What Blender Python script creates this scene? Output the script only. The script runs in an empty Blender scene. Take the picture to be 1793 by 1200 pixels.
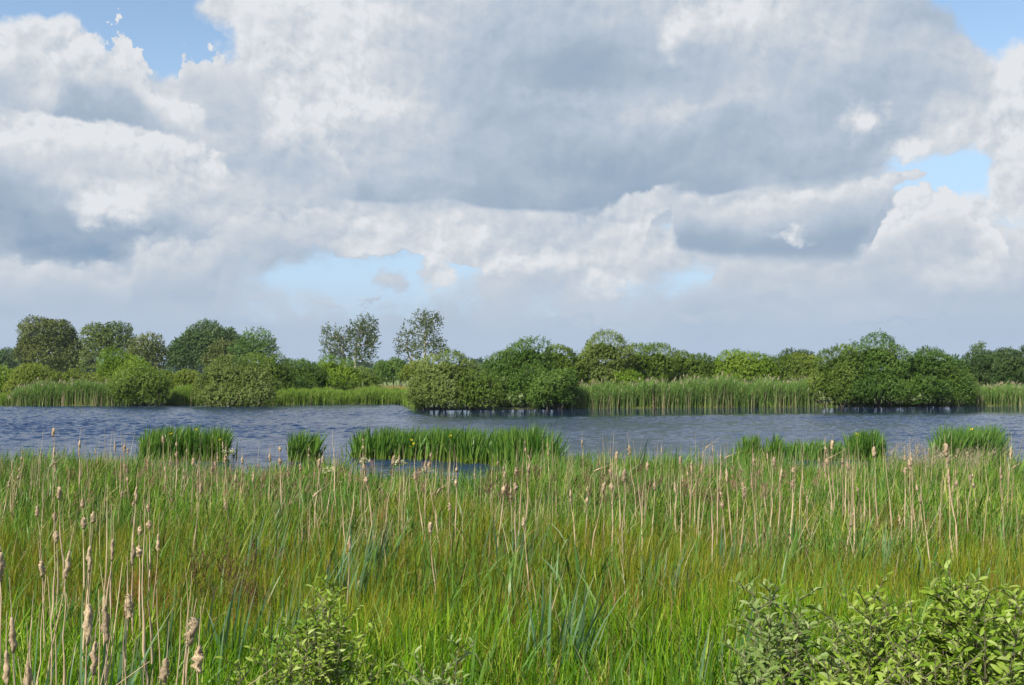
import bpy, math
import numpy as np
from mathutils import Vector, Matrix

SC = bpy.context.scene
COL = SC.collection
R = math.radians
F = 1922.0          # focal length in photo pixels
H = 2.4             # eye height above the water
HY = 650.0          # horizon row

# ------------------------------------------------------------------ camera
cam_d = bpy.data.cameras.new('camera')
cam_d.sensor_width = 36.0
cam_d.lens = 36.0 * F / 1793.0
cam_d.clip_start = 0.1
cam_d.clip_end = 6000
cam = bpy.data.objects.new('camera', cam_d)
COL.objects.link(cam)
cam.location = (0, 0, H)
cam.rotation_euler = (R(90) + math.atan((HY - 600) / F), 0, 0)
SC.camera = cam

# ------------------------------------------------------------------ view / exposure
SC.view_settings.view_transform = 'Standard'
SC.view_settings.look = 'None'
SC.view_settings.gamma = 1
SC.view_settings.exposure = 0.62
SC.cycles.max_bounces = 6
SC.cycles.diffuse_bounces = 3
SC.cycles.glossy_bounces = 3
SC.cycles.transmission_bounces = 4
SC.cycles.transparent_max_bounces = 4
SC.cycles.volume_bounces = 0

# ------------------------------------------------------------------ sun
SUN_AZ, SUN_EL = R(-142), R(43)      # azimuth from +Y towards +X
sun_d = bpy.data.lights.new('sun', 'SUN')
sun_d.energy = 5.0
sun_d.angle = R(0.55)
sun_d.color = (1.0, 0.94, 0.82)
sun = bpy.data.objects.new('sun', sun_d)
COL.objects.link(sun)
sdir = Vector((math.sin(SUN_AZ) * math.cos(SUN_EL), math.cos(SUN_AZ) * math.cos(SUN_EL), math.sin(SUN_EL)))
sun.rotation_euler = sdir.to_track_quat('Z', 'Y').to_euler()
sun.location = sdir * 60

# ------------------------------------------------------------------ node helper
class NT:
    def __init__(s, tree):
        s.t = tree; s.n = tree.nodes; s.l = tree.links
    def inp(s, node, i, v):
        if hasattr(v, 'is_output'): s.l.new(v, node.inputs[i])
        elif v is not None: node.inputs[i].default_value = v
    def m(s, op, a, b=None, c=None, clamp=False):
        n = s.n.new('ShaderNodeMath'); n.operation = op; n.use_clamp = clamp
        s.inp(n, 0, a); s.inp(n, 1, b); s.inp(n, 2, c)
        return n.outputs[0]
    def vm(s, op, a, b=None, c=None):
        n = s.n.new('ShaderNodeVectorMath'); n.operation = op
        s.inp(n, 0, a); s.inp(n, 1, b)
        if c is not None: s.inp(n, 2, c)
        return n.outputs['Value'] if op in ('LENGTH', 'DISTANCE', 'DOT_PRODUCT') else n.outputs[0]
    def xyz(s, x, y, z=0.0):
        n = s.n.new('ShaderNodeCombineXYZ'); s.inp(n, 0, x); s.inp(n, 1, y); s.inp(n, 2, z); return n.outputs[0]
    def sep(s, v):
        n = s.n.new('ShaderNodeSeparateXYZ'); s.inp(n, 0, v); return n.outputs
    dims = '3D'
    def noise(s, v, scale, detail=2, rough=0.5, col=False, dist=0.0):
        n = s.n.new('ShaderNodeTexNoise'); n.noise_dimensions = s.dims; s.inp(n, 'Vector', v)
        n.inputs['Scale'].default_value = scale; n.inputs['Detail'].default_value = detail
        n.inputs['Roughness'].default_value = rough; n.inputs['Distortion'].default_value = dist
        return n.outputs['Color'] if col else n.outputs['Fac']
    def ramp(s, f, stops, interp='LINEAR'):
        n = s.n.new('ShaderNodeValToRGB'); cr = n.color_ramp; cr.interpolation = interp
        s.inp(n, 0, f)
        while len(cr.elements) < len(stops): cr.elements.new(0.5)
        for i, (p, c) in enumerate(stops):
            cr.elements[i].position = p
        for i, (p, c) in enumerate(stops):
            cr.elements[i].color = (c[0], c[1], c[2], 1)
        return n.outputs[0]
    def mix(s, f, a, b, typ='MIX'):
        n = s.n.new('ShaderNodeMix'); n.data_type = 'RGBA'; n.blend_type = typ
        s.inp(n, 0, f)
        for i, v in ((6, a), (7, b)):
            if hasattr(v, 'is_output'): s.l.new(v, n.inputs[i])
            else: n.inputs[i].default_value = (v[0], v[1], v[2], 1)
        return n.outputs[2]
    def lerp(s, f, a, b):
        n = s.n.new('ShaderNodeMix'); n.data_type = 'FLOAT'
        s.inp(n, 0, f); s.inp(n, 2, a); s.inp(n, 3, b); return n.outputs[0]
    def smooth(s, v, a, b):
        n = s.n.new('ShaderNodeMapRange'); n.interpolation_type = 'SMOOTHSTEP'
        s.inp(n, 0, v); n.inputs[1].default_value = a; n.inputs[2].default_value = b
        return n.outputs[0]

def lin(r, g, b):
    f = lambda c: (c / 255 / 12.92) if c / 255 <= 0.04045 else ((c / 255 + 0.055) / 1.055) ** 2.4
    return (f(r), f(g), f(b))

# ------------------------------------------------------------------ sky
world = bpy.data.worlds.new('World')
SC.world = world
world.use_nodes = True
world.cycles.sampling_method = 'MANUAL'
world.cycles.sample_map_resolution = 256
wt = NT(world.node_tree); wt.n.clear(); wt.dims = '2D'
tc = wt.n.new('ShaderNodeTexCoord')
dx, dy, dz = wt.sep(wt.vm('NORMALIZE', tc.outputs['Generated']))[:3]
az = wt.m('MULTIPLY', wt.m('ARCTAN2', dx, dy), F / 100)
el = wt.m('MULTIPLY', wt.m('ARCSINE', dz), F / 100)
sky = wt.n.new('ShaderNodeTexSky')
sky.sky_type = 'NISHITA'; sky.sun_disc = False
sky.sun_elevation = SUN_EL; sky.sun_rotation = SUN_AZ % (2 * math.pi)
sky.air_density = 1.1; sky.dust_density = 0.6; sky.ozone_density = 1.6
# shade (0 dark base .. 9 sunlit white) and cover (0 blue .. 9 cloud) of the cloud deck,
# one row per 50 units of elevation, one column per 100 units of azimuth
SHADE = {
 -350: '5556655555555555566', -180: '5567655555444555556', -60: '5667788755455655556',
   0: '4455799554455645556', 50: '5685688754446955456', 100: '7876788543234556336',
 150: '7776677443233444468', 200: '5336669742455533448', 250: '5985555533443343678',
 300: '5665555543212333557', 350: '3486555544301766597', 400: '1224565577655765386',
 450: '3014432355666532245', 500: '5555444455555555545', 550: '5444554445554455544',
 600: '4444444444444444444', 660: '4444444444444444444'}
COVER = {
 -350: '1100110100110011011', -180: '1111122211222121111', -60: '1100279999999999800',
   0: '2100999999999999900', 50: '0210599999999999900', 100: '2400399999999999910',
 150: '9992499999999999973', 200: '9999899999999999979', 250: '9999999999999999889',
 300: '9999999999999998209', 350: '9999999999999997129', 400: '9999799899994699895',
 450: '9998775324898599999', 500: '9998531157754688899', 550: '8898654466667778898',
 600: '9999999999999999999', 660: '9999999999999999999'}
# domain warp: large swirls and fine curls, flatter towards the horizon
flat = wt.m('ADD', 1.0, wt.m('DIVIDE', 1.6, wt.m('ADD', 1.0, wt.m('ABSOLUTE', el))))
P0 = wt.xyz(az, wt.m('MULTIPLY', el, flat), 0.0)
w1 = wt.noise(P0, 0.45, 6, 0.5, col=True)
wv = wt.vm('MULTIPLY', wt.vm('SUBTRACT', w1, (0.5, 0.5, 0.5)), (2.0, 1.2, 0.0))
wx, wy, _ = wt.sep(wv)[:3]
hz = wt.smooth(el, 0.2, 2.6)
WA = wt.m('ADD', az, wt.m('MULTIPLY', wx, hz))
WE = wt.m('ADD', el, wt.m('MULTIPLY', wy, hz))
xa0, xa1 = -9.0, 9.0
u = wt.m('DIVIDE', wt.m('PINGPONG', wt.m('SUBTRACT', WA, xa0), xa1 - xa0), xa1 - xa0)
ys = sorted(SHADE)
acc = None
els = [(HY - y) / 100.0 for y in ys]
def tabrow(tab, y, a):
    X = 896.5 + F * math.tan(a * 100 / F)
    x = min(max(X / 100.0, 0), 18); i = min(int(x), 17); f = x - i
    return (int(tab[y][i]) * (1 - f) + int(tab[y][i + 1]) * f) / 9.0
for k, y in enumerate(ys):
    stops = []
    for i in range(30):
        t = i / 29.0
        a = xa0 + (xa1 - xa0) * t
        stops.append((t, (tabrow(SHADE, y, a), tabrow(COVER, y, a), 0)))
    # a negligible term of the sum so far keeps the nodes in sequence (the shader stack is small)
    ui = u if acc is None else wt.m('MULTIPLY_ADD', wt.sep(acc)[0], 1e-6, u)
    c = wt.ramp(ui, stops)
    e = els[k]
    WEi = WE if acc is None else wt.m('MULTIPLY_ADD', wt.sep(acc)[0], 1e-6, WE)
    lo = els[k + 1] if k + 1 < len(ys) else e - 1
    hi = els[k - 1] if k > 0 else e + 1
    if k == 0: w = wt.m('DIVIDE', wt.m('SUBTRACT', WEi, lo), e - lo, clamp=True)
    elif k == len(ys) - 1: w = wt.m('DIVIDE', wt.m('SUBTRACT', hi, WEi), hi - e, clamp=True)
    else:
        w = wt.m('MINIMUM', wt.m('DIVIDE', wt.m('SUBTRACT', WEi, lo), e - lo), wt.m('DIVIDE', wt.m('SUBTRACT', hi, WEi), hi - e))
        w = wt.m('MAXIMUM', w, 0.0)
    wn = wt.n.new('ShaderNodeVectorMath'); wn.operation = 'MULTIPLY_ADD'
    wt.l.new(c, wn.inputs[0]); wt.l.new(w, wn.inputs[1])
    if acc is not None: wt.l.new(acc, wn.inputs[2])
    acc = wn.outputs[0]
V, C, _ = wt.sep(acc)[:3]
# billow noise shared by all cloud edges
P1 = wt.vm('ADD', P0, wt.vm('MULTIPLY', wv, (0.22, 0.22, 0)))
nb = wt.noise(P1, 1.05, 10, 0.6)
def billow(v):
    n = wt.n.new('ShaderNodeTexVoronoi'); n.voronoi_dimensions = '2D'; n.feature = 'F1'; n.inputs['Scale'].default_value = 1.5; n.inputs['Detail'].default_value = 2.6
    n.inputs['Roughness'].default_value = .5; n.inputs['Lacunarity'].default_value = 2.3; n.normalize = True
    wt.l.new(v, n.inputs['Vector']); return n.outputs['Distance']
pf = wt.vm('MULTIPLY', wt.vm('SUBTRACT', wt.noise(P0, 2.2, 4, .55, col=True), (0.5, 0.5, 0.5)), (0.5, 0.4, 0.0))
PB = wt.vm('ADD', P1, pf)
bil = billow(PB)
nbc = wt.m('ADD', wt.m('SUBTRACT', nb, 0.5), wt.m('MULTIPLY', wt.m('SUBTRACT', 0.33, bil), 0.38))
n2 = wt.noise(wt.vm('ADD', P1, (-0.10, 0.15, 0)), 1.05, 6, 0.6)
rel = wt.m('ADD', wt.m('MULTIPLY', wt.m('SUBTRACT', nb, n2), .6), wt.m('MULTIPLY', wt.m('SUBTRACT', billow(wt.vm('ADD', PB, (-0.08, 0.14, 0))), bil), 0.42))
nl = wt.m('SUBTRACT', wt.noise(P0, 0.5, 4, 0.5), 0.5)
nx_ = wt.sep(w1)[2]
azn = wt.m('ADD', az, wt.m('MULTIPLY', wt.m('SUBTRACT', nx_, 0.5), 1.1))
uu = wt.m('DIVIDE', wt.m('ADD', azn, 9.5), 19.0)
def curve(pts, V):
    n = wt.n.new('ShaderNodeFloatCurve'); cm = n.mapping; c = cm.curves[0]
    P = []
    for X, Y in pts:
        a = math.atan((X - 896.5) / F) * F / 100; e = math.atan((HY - Y) / math.hypot(F, X - 896.5)) * F / 100
        P.append(((a + 9.5) / 19.0, e / 10.0))
    c.points[0].location = P[0]; c.points[1].location = P[-1]
    for q in P[1:-1]: c.points.new(*q)
    for q in c.points: q.handle_type = 'VECTOR'
    cm.extend = 'HORIZONTAL'; cm.update()
    wt.l.new(wt.m('MULTIPLY_ADD', V, 1e-6, uu), n.inputs[1])
    return wt.m('MULTIPLY', n.outputs[0], 10.0)
def bank(V, C, top, bot, vt, vb, thick, ta=.8, ba=.2, ts=.16, bs=.24, x=None, k=1.0):
    """cloud bank between two skylines, vt = shade at its top, vb = shade `thick` units lower"""
    nv = wt.m('MULTIPLY_ADD', V, 1e-6, nbc); azq = wt.m('MULTIPLY_ADD', V, 1e-6, azn)
    T = wt.m('ADD', curve(top, V), wt.m('MULTIPLY', nv, ta * 2.2)); B = wt.m('ADD', curve(bot, V), wt.m('MULTIPLY', nv, -ba * 1.8))
    dt = wt.m('SUBTRACT', T, el); db = wt.m('SUBTRACT', el, B)
    mk = wt.m('MULTIPLY', wt.smooth(dt, 0.0, ts), wt.smooth(db, 0.0, bs))
    if x:
        aa = [math.atan((q - 896.5) / F) * F / 100 for q in x]
        mk = wt.m('MULTIPLY', mk, wt.m('MULTIPLY', wt.smooth(azq, aa[0] - .5, aa[0] + .3), wt.smooth(azq, aa[1] + .5, aa[1] - .3)))
    sh = wt.smooth(wt.m('ADD', dt, wt.m('MULTIPLY', nl, 1.2)), 0.0, thick)
    v = wt.lerp(sh, vt, vb)
    mk = wt.m('MULTIPLY', mk, k)
    return wt.lerp(mk, V, v), wt.m('MAXIMUM', C, wt.m('MULTIPLY', mk, 1.2))
# white cloud at the top, left of the middle
V, C = bank(V, C, [(300, -60), (700, -60)], [(370, -20), (385, 30), (430, 62), (500, 88), (570, 105), (618, 100), (636, 20), (640, -50)], .95, .62, 1.5, bs=.5, x=(375, 640))
V, C = bank(V, C, [(290, 140), (318, 72), (385, 56), (430, 78), (480, 108), (540, 132), (575, 190), (592, 260), (606, 340)], [(290, 230), (400, 330), (500, 420), (606, 430)], .8, .5, 1.3, ta=.9, ts=.6, bs=1.0, x=(300, 602))
V, C = bank(V, C, [(-60, 110), (0, 96), (40, 76), (72, 82), (88, 88), (98, 60), (112, 50), (130, 42), (164, 44), (192, 42), (218, 72), (238, 104), (248, 128), (282, 160), (300, 185), (345, 215), (370, 236)], [(-60, 190), (0, 194), (60, 202), (150, 214), (250, 228), (330, 238), (370, 240)], .84, .26, 1.35, ba=.25, bs=.1, x=(-100, 350))
V, C = bank(V, C, [(-60, 218), (0, 216), (60, 208), (150, 221), (200, 226), (270, 233), (320, 250), (350, 262), (420, 300)], [(-60, 320), (420, 380)], .88, .5, 1.1, ta=.45, ts=.16, bs=.9, x=(-100, 400))
# dark base at lower left, then the paler bank under it
V, C = bank(V, C, [(-60, 350), (100, 385), (220, 392), (330, 360)], [(-60, 440), (0, 442), (60, 453), (150, 462), (235, 464), (330, 400)], .36, .0, .8, ts=.7, x=(-200, 300))
V, C = bank(V, C, [(-60, 436), (0, 440), (60, 452), (150, 461), (230, 461), (240, 424), (280, 418), (340, 410), (372, 400), (400, 374), (480, 366), (600, 362)], [(-60, 575), (200, 570), (385, 545), (402, 472), (500, 464), (590, 455), (620, 440)], .68, .4, .95, ta=.35, ba=.35, bs=.35, x=(-200, 612))
# grey deck above the middle, white bank below it
V, C = bank(V, C, [(560, 250), (1250, 250)], [(560, 345), (640, 360), (700, 362), (780, 352), (850, 366), (950, 373), (1020, 375), (1080, 361), (1140, 332), (1250, 345), (1420, 320), (1500, 302), (1600, 280)], .42, .14, 1.1, ts=1.2, bs=.1, ba=.1, x=(600, 1590), k=.8)
V, C = bank(V, C, [(590, 366), (640, 362), (700, 362), (780, 352), (850, 366), (950, 373), (1020, 375), (1080, 361), (1140, 332), (1180, 322)], [(590, 462), (640, 446), (700, 440), (740, 455), (820, 475), (1000, 475), (1100, 466), (1128, 430), (1150, 384), (1185, 365)], .60, .68, .8, ta=.3, ba=.3, bs=.1, x=(596, 1185))
V, C = bank(V, C, [(1150, 470), (1168, 425), (1178, 392), (1188, 344), (1214, 332), (1260, 345), (1340, 340), (1420, 329), (1490, 312), (1580, 300), (1660, 300)], [(1150, 440), (1210, 450), (1290, 460), (1400, 462), (1500, 456), (1545, 410), (1562, 335), (1620, 306)], .76, .12, 1.15, ta=.3, ba=.15, x=(1168, 1600))
V, C = bank(V, C, [(1200, 470), (1290, 462), (1400, 463), (1500, 458), (1545, 430), (1620, 425), (1720, 440), (1850, 440)], [(1200, 510), (1300, 540), (1850, 560)], .6, .42, .8, ta=.3, bs=.5, x=(1200, 2000))
V, C = bank(V, C, [(1540, 440), (1556, 372), (1572, 348), (1615, 334), (1655, 336), (1690, 345), (1702, 372), (1734, 368), (1752, 402), (1775, 450)], [(1540, 440), (1560, 452), (1770, 458)], .98, .5, 1.15, ta=.55, ba=.3, bs=.3, x=(1545, 1775))
# single cumulus puffs: centre, radii (same units), brightness
PUFF = [(190, 364, 70, 30, 1.0), (1516, 214, 36, 36, 1.0), (1595, 264, 36, 26, .95), (1380, 416, 36, 15, 1.0),
        (1060, 497, 62, 26, .95), (762, 482, 42, 46, .95), (690, 490, 62, 42, .72), (930, 459, 130, 15, .9), 
        (1170, 203, 68, 32, .7), (980, 180, 120, 24, .52), (500, 205, 44, 66, .98), (1188, 55, 32, 58, .88),
        (655, 405, 66, 28, .82), (255, 440, 22, 30, .76), (1800, 270, 30, 110, .84), (325, 195, 40, 30, .86), (1690, 490, 95, 34, .76), (1760, 470, 60, 26, .74), (120, 480, 150, 22, .66), (275, 450, 60, 40, .7),
        (150, 80, 46, 50, .9), (1300, 75, 90, 40, .6), (850, 420, 50, 30, .8), (1220, 555, 90, 13, .6), (570, 530, 70, 14, .66), (830, 535, 60, 12, .6), (1380, 520, 130, 24, .6), (420, 555, 60, 10, .55), (1010, 560, 110, 10, .52), (1560, 560, 100, 9, .5), (640, 530, 50, 8, .55)]
pw = wt.noise(P0, 1.5, 8, 0.6, col=True)
pv = wt.vm('MULTIPLY', wt.vm('SUBTRACT', pw, (0.5, 0.5, 0.5)), (1.0, 0.85, 0.0))
PP = wt.vm('ADD', wt.xyz(az, el, 0.0), pv)
for (X, Y, rx, ry, b) in PUFF:
    a = math.atan((X - 896.5) / F) * F / 100
    e = math.atan((HY - Y) / math.hypot(F, X - 896.5)) * F / 100
    PV = wt.n.new('ShaderNodeVectorMath'); PV.operation = 'MULTIPLY_ADD'; wt.l.new(V, PV.inputs[0]); PV.inputs[1].default_value = (1e-6, 0, 0); wt.l.new(PP, PV.inputs[2])
    pd = wt.vm('MULTIPLY', wt.vm('SUBTRACT', PV.outputs[0], (a, e, 0)), (100.0 / rx, 100.0 / ry, 0))
    d = wt.vm('LENGTH', pd)
    f = wt.m('MULTIPLY', wt.smooth(d, 1.35, 0.15 if b > .75 else -0.2), .92 if b > .75 else .8)
    sh = wt.m('ADD', b - .08, wt.m('MULTIPLY', wt.vm('DOT_PRODUCT', pd, (-.04, .16, 0)), 1.0))
    V = wt.lerp(f, V, sh)
    C = wt.m('MAXIMUM', C, f)
relk = wt.m('ADD', 0.12, wt.m('MULTIPLY', wt.m('MULTIPLY', V, V), 2.9))
V2 = wt.m('ADD', wt.m('MULTIPLY_ADD', V, 1.12, .03), wt.m('MULTIPLY', wt.m('MULTIPLY', rel, relk), hz))
V2 = wt.m('ADD', V2, wt.m('MULTIPLY', nl, 0.25))
V2 = wt.m('MAXIMUM', wt.m('MINIMUM', V2, 1.0), 0.0)
cov = wt.m('ADD', C, wt.m('MULTIPLY', nbc, 0.8))
alpha = wt.smooth(wt.m('ADD', wt.m('MULTIPLY', wt.m('SUBTRACT', cov, .47), wt.lerp(wt.smooth(el, 1.2, 4.0), .55, 1.0)), .47), 0.34, 0.60)
cloud = wt.ramp(V2, [(0.0, lin(139, 164, 191)), (0.28, lin(162, 180, 200)), (0.5, lin(185, 198, 214)), (0.75, lin(210, 216, 224)), (1.0, lin(231, 234, 238))])
# lowest sky: pale bluish haze over distant cloud
low = wt.smooth(el, 1.9, 0.25)
cloud = wt.mix(wt.m('MULTIPLY', low, 0.6), cloud, lin(172, 193, 220))
alpha = wt.m('MAXIMUM', alpha, wt.m('MULTIPLY', low, 0.9))
skc = wt.mix(wt.m('MULTIPLY', wt.smooth(el, 6.5, 1.0), .8), sky.outputs[0], tuple(c / .15 for c in lin(168, 197, 228)))
bg1 = wt.n.new('ShaderNodeBackground'); wt.l.new(skc, bg1.inputs[0]); bg1.inputs[1].default_value = 0.11
bg2 = wt.n.new('ShaderNodeBackground'); wt.l.new(cloud, bg2.inputs[0]); bg2.inputs[1].default_value = 0.63
mx = wt.n.new('ShaderNodeMixShader')
wt.l.new(alpha, mx.inputs[0]); wt.l.new(bg1.outputs[0], mx.inputs[1]); wt.l.new(bg2.outputs[0], mx.inputs[2])
wo = wt.n.new('ShaderNodeOutputWorld'); wt.l.new(mx.outputs[0], wo.inputs[0])

# ------------------------------------------------------------------ helpers
def at(X, Y, d):
    """photo pixel + distance -> world point"""
    return np.array([(X - 896.5) / F * d, d, H - (Y - HY) / F * d])
def wx_(X, d): return (X - 896.5) / F * d

def mesh_np(name, V, faces, rnd=None, hh=None, mat=None, smooth=False):
    """V (N,3); faces: list of int arrays (M,k)"""
    me = bpy.data.meshes.new(name)
    V = np.ascontiguousarray(V, dtype=np.float32)
    me.vertices.add(len(V)); me.vertices.foreach_set('co', V.ravel())
    idx = np.concatenate([f.ravel() for f in faces]).astype(np.int32)
    tot = np.concatenate([np.full(len(f), f.shape[1]) for f in faces]).astype(np.int32)
    st = np.concatenate([[0], np.cumsum(tot)[:-1]]).astype(np.int32)
    me.loops.add(len(idx)); me.loops.foreach_set('vertex_index', idx)
    me.polygons.add(len(tot)); me.polygons.foreach_set('loop_start', st)
    try: me.polygons.foreach_set('loop_total', tot)
    except Exception: pass
    if smooth: me.polygons.foreach_set('use_smooth', np.ones(len(tot), dtype=bool))
    for nm, arr in (('rnd', rnd), ('hh', hh)):
        if arr is not None:
            a = me.attributes.new(nm, 'FLOAT', 'POINT'); a.data.foreach_set('value', np.ascontiguousarray(arr, dtype=np.float32))
    me.update(calc_edges=True); me.validate()
    if mat: me.materials.append(mat)
    return me

def link(name, data, parent=None, loc=None):
    o = bpy.data.objects.new(name, data); COL.objects.link(o)
    if parent is not None: o.parent = parent
    if loc is not None: o.location = loc
    return o

def tag(o, label=None, cat=None, group=None, kind=None):
    if label: o['label'] = label
    if cat: o['category'] = cat
    if group: o['group'] = group
    if kind: o['kind'] = kind
    return o

class Geo:
    """collects numpy pieces into one mesh"""
    def __init__(s): s.v = []; s.f = {}; s.r = []; s.h = []; s.n = 0
    def add(s, V, faces, r, h):
        s.v.append(V)
        for f in faces: s.f.setdefault(f.shape[1], []).append(f + s.n)
        s.r.append(np.broadcast_to(r, len(V))); s.h.append(np.broadcast_to(h, len(V))); s.n += len(V)
    def mesh(s, name, mat, smooth=False):
        return mesh_np(name, np.concatenate(s.v), [np.concatenate(x) for x in s.f.values()], np.concatenate(s.r), np.concatenate(s.h), mat, smooth)

def ribbons(geo, rng, base, h, w, lean=0.12, curve=0.2, nseg=3, wind=(0.05, 0.0), taper=0.8, fold=None, rnd=None, prof=None):
    """grass-like blades standing on base (N,3)"""
    N = len(base)
    h = np.broadcast_to(h, N); w = np.broadcast_to(w, N)
    th = rng.uniform(0, 2 * np.pi, N); yaw = rng.uniform(0, 2 * np.pi, N)
    ln = np.abs(rng.normal(0, lean, N)); cv = np.abs(rng.normal(0, curve, N))
    dirx = np.cos(th); diry = np.sin(th)
    t = np.linspace(0, 1, nseg + 1)
    T = t[None, :]
    off = ln[:, None] * T + cv[:, None] * T ** 2.2
    px = base[:, 0:1] + h[:, None] * (dirx[:, None] * off + wind[0] * T ** 1.6)
    py = base[:, 1:2] + h[:, None] * (diry[:, None] * off + wind[1] * T ** 1.6)
    pz = base[:, 2:3] + h[:, None] * (T - 0.55 * (ln[:, None] * T) ** 2 - 0.5 * cv[:, None] ** 2 * T ** 3 - 0.25 * cv[:, None] * T ** 3)
    if prof is None: prof = (1 - T ** 2.0) ** taper * (0.75 + 0.5 * T) 
    ww = w[:, None] * 0.5 * np.maximum(prof, 0.03)
    ax = np.cos(yaw)[:, None] * ww; ay = np.sin(yaw)[:, None] * ww
    Vt = np.stack([np.stack([px - ax, py - ay, pz], -1), np.stack([px + ax, py + ay, pz], -1)], 2)   # N,S,2,3
    S = nseg + 1
    idx = (np.arange(N) * S * 2)[:, None]
    k = np.arange(nseg)[None, :] * 2
    q = np.stack([idx + k, idx + k + 1, idx + k + 3, idx + k + 2], -1).reshape(-1, 4)
    r = rng.uniform(0, 1, N) if rnd is None else rnd
    geo.add(Vt.reshape(-1, 3), [q], np.repeat(r, S * 2), np.tile(np.repeat(t, 2), N))

def norm(a): return a / np.maximum(np.linalg.norm(a, axis=-1, keepdims=True), 1e-9)

def leaves(geo, rng, pos, direc, nrm, L, W, rnd=None, fold=0.0):
    """rhombic leaves; fold>0 gives a creased six-point leaf"""
    N = len(pos)
    L = np.broadcast_to(L, N)[:, None]; W = np.broadcast_to(W, N)[:, None]
    d = norm(direc); n = norm(nrm - (nrm * d).sum(-1, keepdims=True) * d); s = np.cross(d, n)
    r = rng.uniform(0, 1, N) if rnd is None else rnd
    if fold <= 0:
        V = np.stack([pos, pos + d * L * .45 + s * W * .5, pos + d * L, pos + d * L * .45 - s * W * .5], 1)
        q = (np.arange(N) * 4)[:, None] + np.array([[0, 1, 2, 3]])
        geo.add(V.reshape(-1, 3), [q], np.repeat(r, 4), np.tile([0, .5, 1, .5], N))
    else:
        up = n * W * fold
        p1 = pos + d * L * .3; p2 = pos + d * L * .7 - n * L * .05; tip = pos + d * L - n * L * .16
        V = np.stack([pos, p1 + s * W * .42 + up, p1, p1 - s * W * .42 + up, p2 + s * W * .42 + up, p2, p2 - s * W * .42 + up, tip], 1)
        b = (np.arange(N) * 8)[:, None]
        q = np.concatenate([b + [[1, 4, 5, 2]], b + [[2, 5, 6, 3]]]); t3 = np.concatenate([b + [[0, 1, 2]], b + [[0, 2, 3]], b + [[4, 7, 5]], b + [[5, 7, 6]]])
        geo.add(V.reshape(-1, 3), [q, t3], np.repeat(r, 8), np.tile([0, .3, .3, .3, .7, .7, .7, 1], N))

def tube(geo, pts, rad, sides=6, r=0.5):
    pts = np.asarray(pts, float); n = len(pts)
    rad = np.broadcast_to(rad, n)
    tan = norm(np.gradient(pts, axis=0))
    ref = np.array([0.3, 1.0, 0.1])
    a = norm(np.cross(tan, ref)); b = np.cross(tan, a)
    ph = np.arange(sides) * 2 * np.pi / sides
    V = pts[:, None, :] + rad[:, None, None] * (np.cos(ph)[None, :, None] * a[:, None, :] + np.sin(ph)[None, :, None] * b[:, None, :])
    i = np.arange(n - 1)[:, None] * sides; j = np.arange(sides)[None, :]; j2 = (j + 1) % sides
    q = np.stack([i + j, i + j2, i + sides + j2, i + sides + j], -1).reshape(-1, 4)
    geo.add(V.reshape(-1, 3), [q], r, np.repeat(np.linspace(0, 1, n), sides))

# ------------------------------------------------------------------ materials
def mat_leaf(name, stops, trans=0.3, gloss=0.4, rough=0.5, hstops=None, hmix=0.0, patch=0.0, pscale=0.5, pcol=None):
    """leaf colour picked per leaf; optional own colour along the blade; optional patches of another colour"""
    m = bpy.data.materials.new(name); m.use_nodes = True
    t = NT(m.node_tree); t.n.clear()
    at_ = t.n.new('ShaderNodeAttribute'); at_.attribute_name = 'rnd'
    col = t.ramp(at_.outputs['Fac'], stops)
    if hstops:
        ah = t.n.new('ShaderNodeAttribute'); ah.attribute_name = 'hh'
        n = t.n.new('ShaderNodeValToRGB'); cr = n.color_ramp; t.l.new(ah.outputs['Fac'], n.inputs[0])
        while len(cr.elements) < len(hstops): cr.elements.new(.5)
        for i, s_ in enumerate(hstops): cr.elements[i].position = s_[0]
        for i, s_ in enumerate(hstops): cr.elements[i].color = (*s_[1], s_[2])
        col = t.mix(n.outputs[1], col, n.outputs[0])
    if pcol:
        tcn = t.n.new('ShaderNodeTexCoord')
        pn = t.noise(tcn.outputs['Object'], pscale, 3, .6)
        col = t.mix(t.m('MULTIPLY', t.smooth(pn, .42, .62), patch), col, pcol)
    p = t.n.new('ShaderNodeBsdfPrincipled'); t.l.new(col, p.inputs['Base Color'])
    p.inputs['Roughness'].default_value = rough
    p.inputs['Specular IOR Level'].default_value = gloss * .55
    tr = t.n.new('ShaderNodeBsdfTranslucent')
    t.l.new(t.mix(1.0, col, (1.15, 1.1, 0.55), 'MULTIPLY'), tr.inputs[0])
    ms = t.n.new('ShaderNodeMixShader'); ms.inputs[0].default_value = trans
    t.l.new(p.outputs[0], ms.inputs[1]); t.l.new(tr.outputs[0], ms.inputs[2])
    o = t.n.new('ShaderNodeOutputMaterial'); t.l.new(ms.outputs[0], o.inputs[0])
    return m

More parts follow.
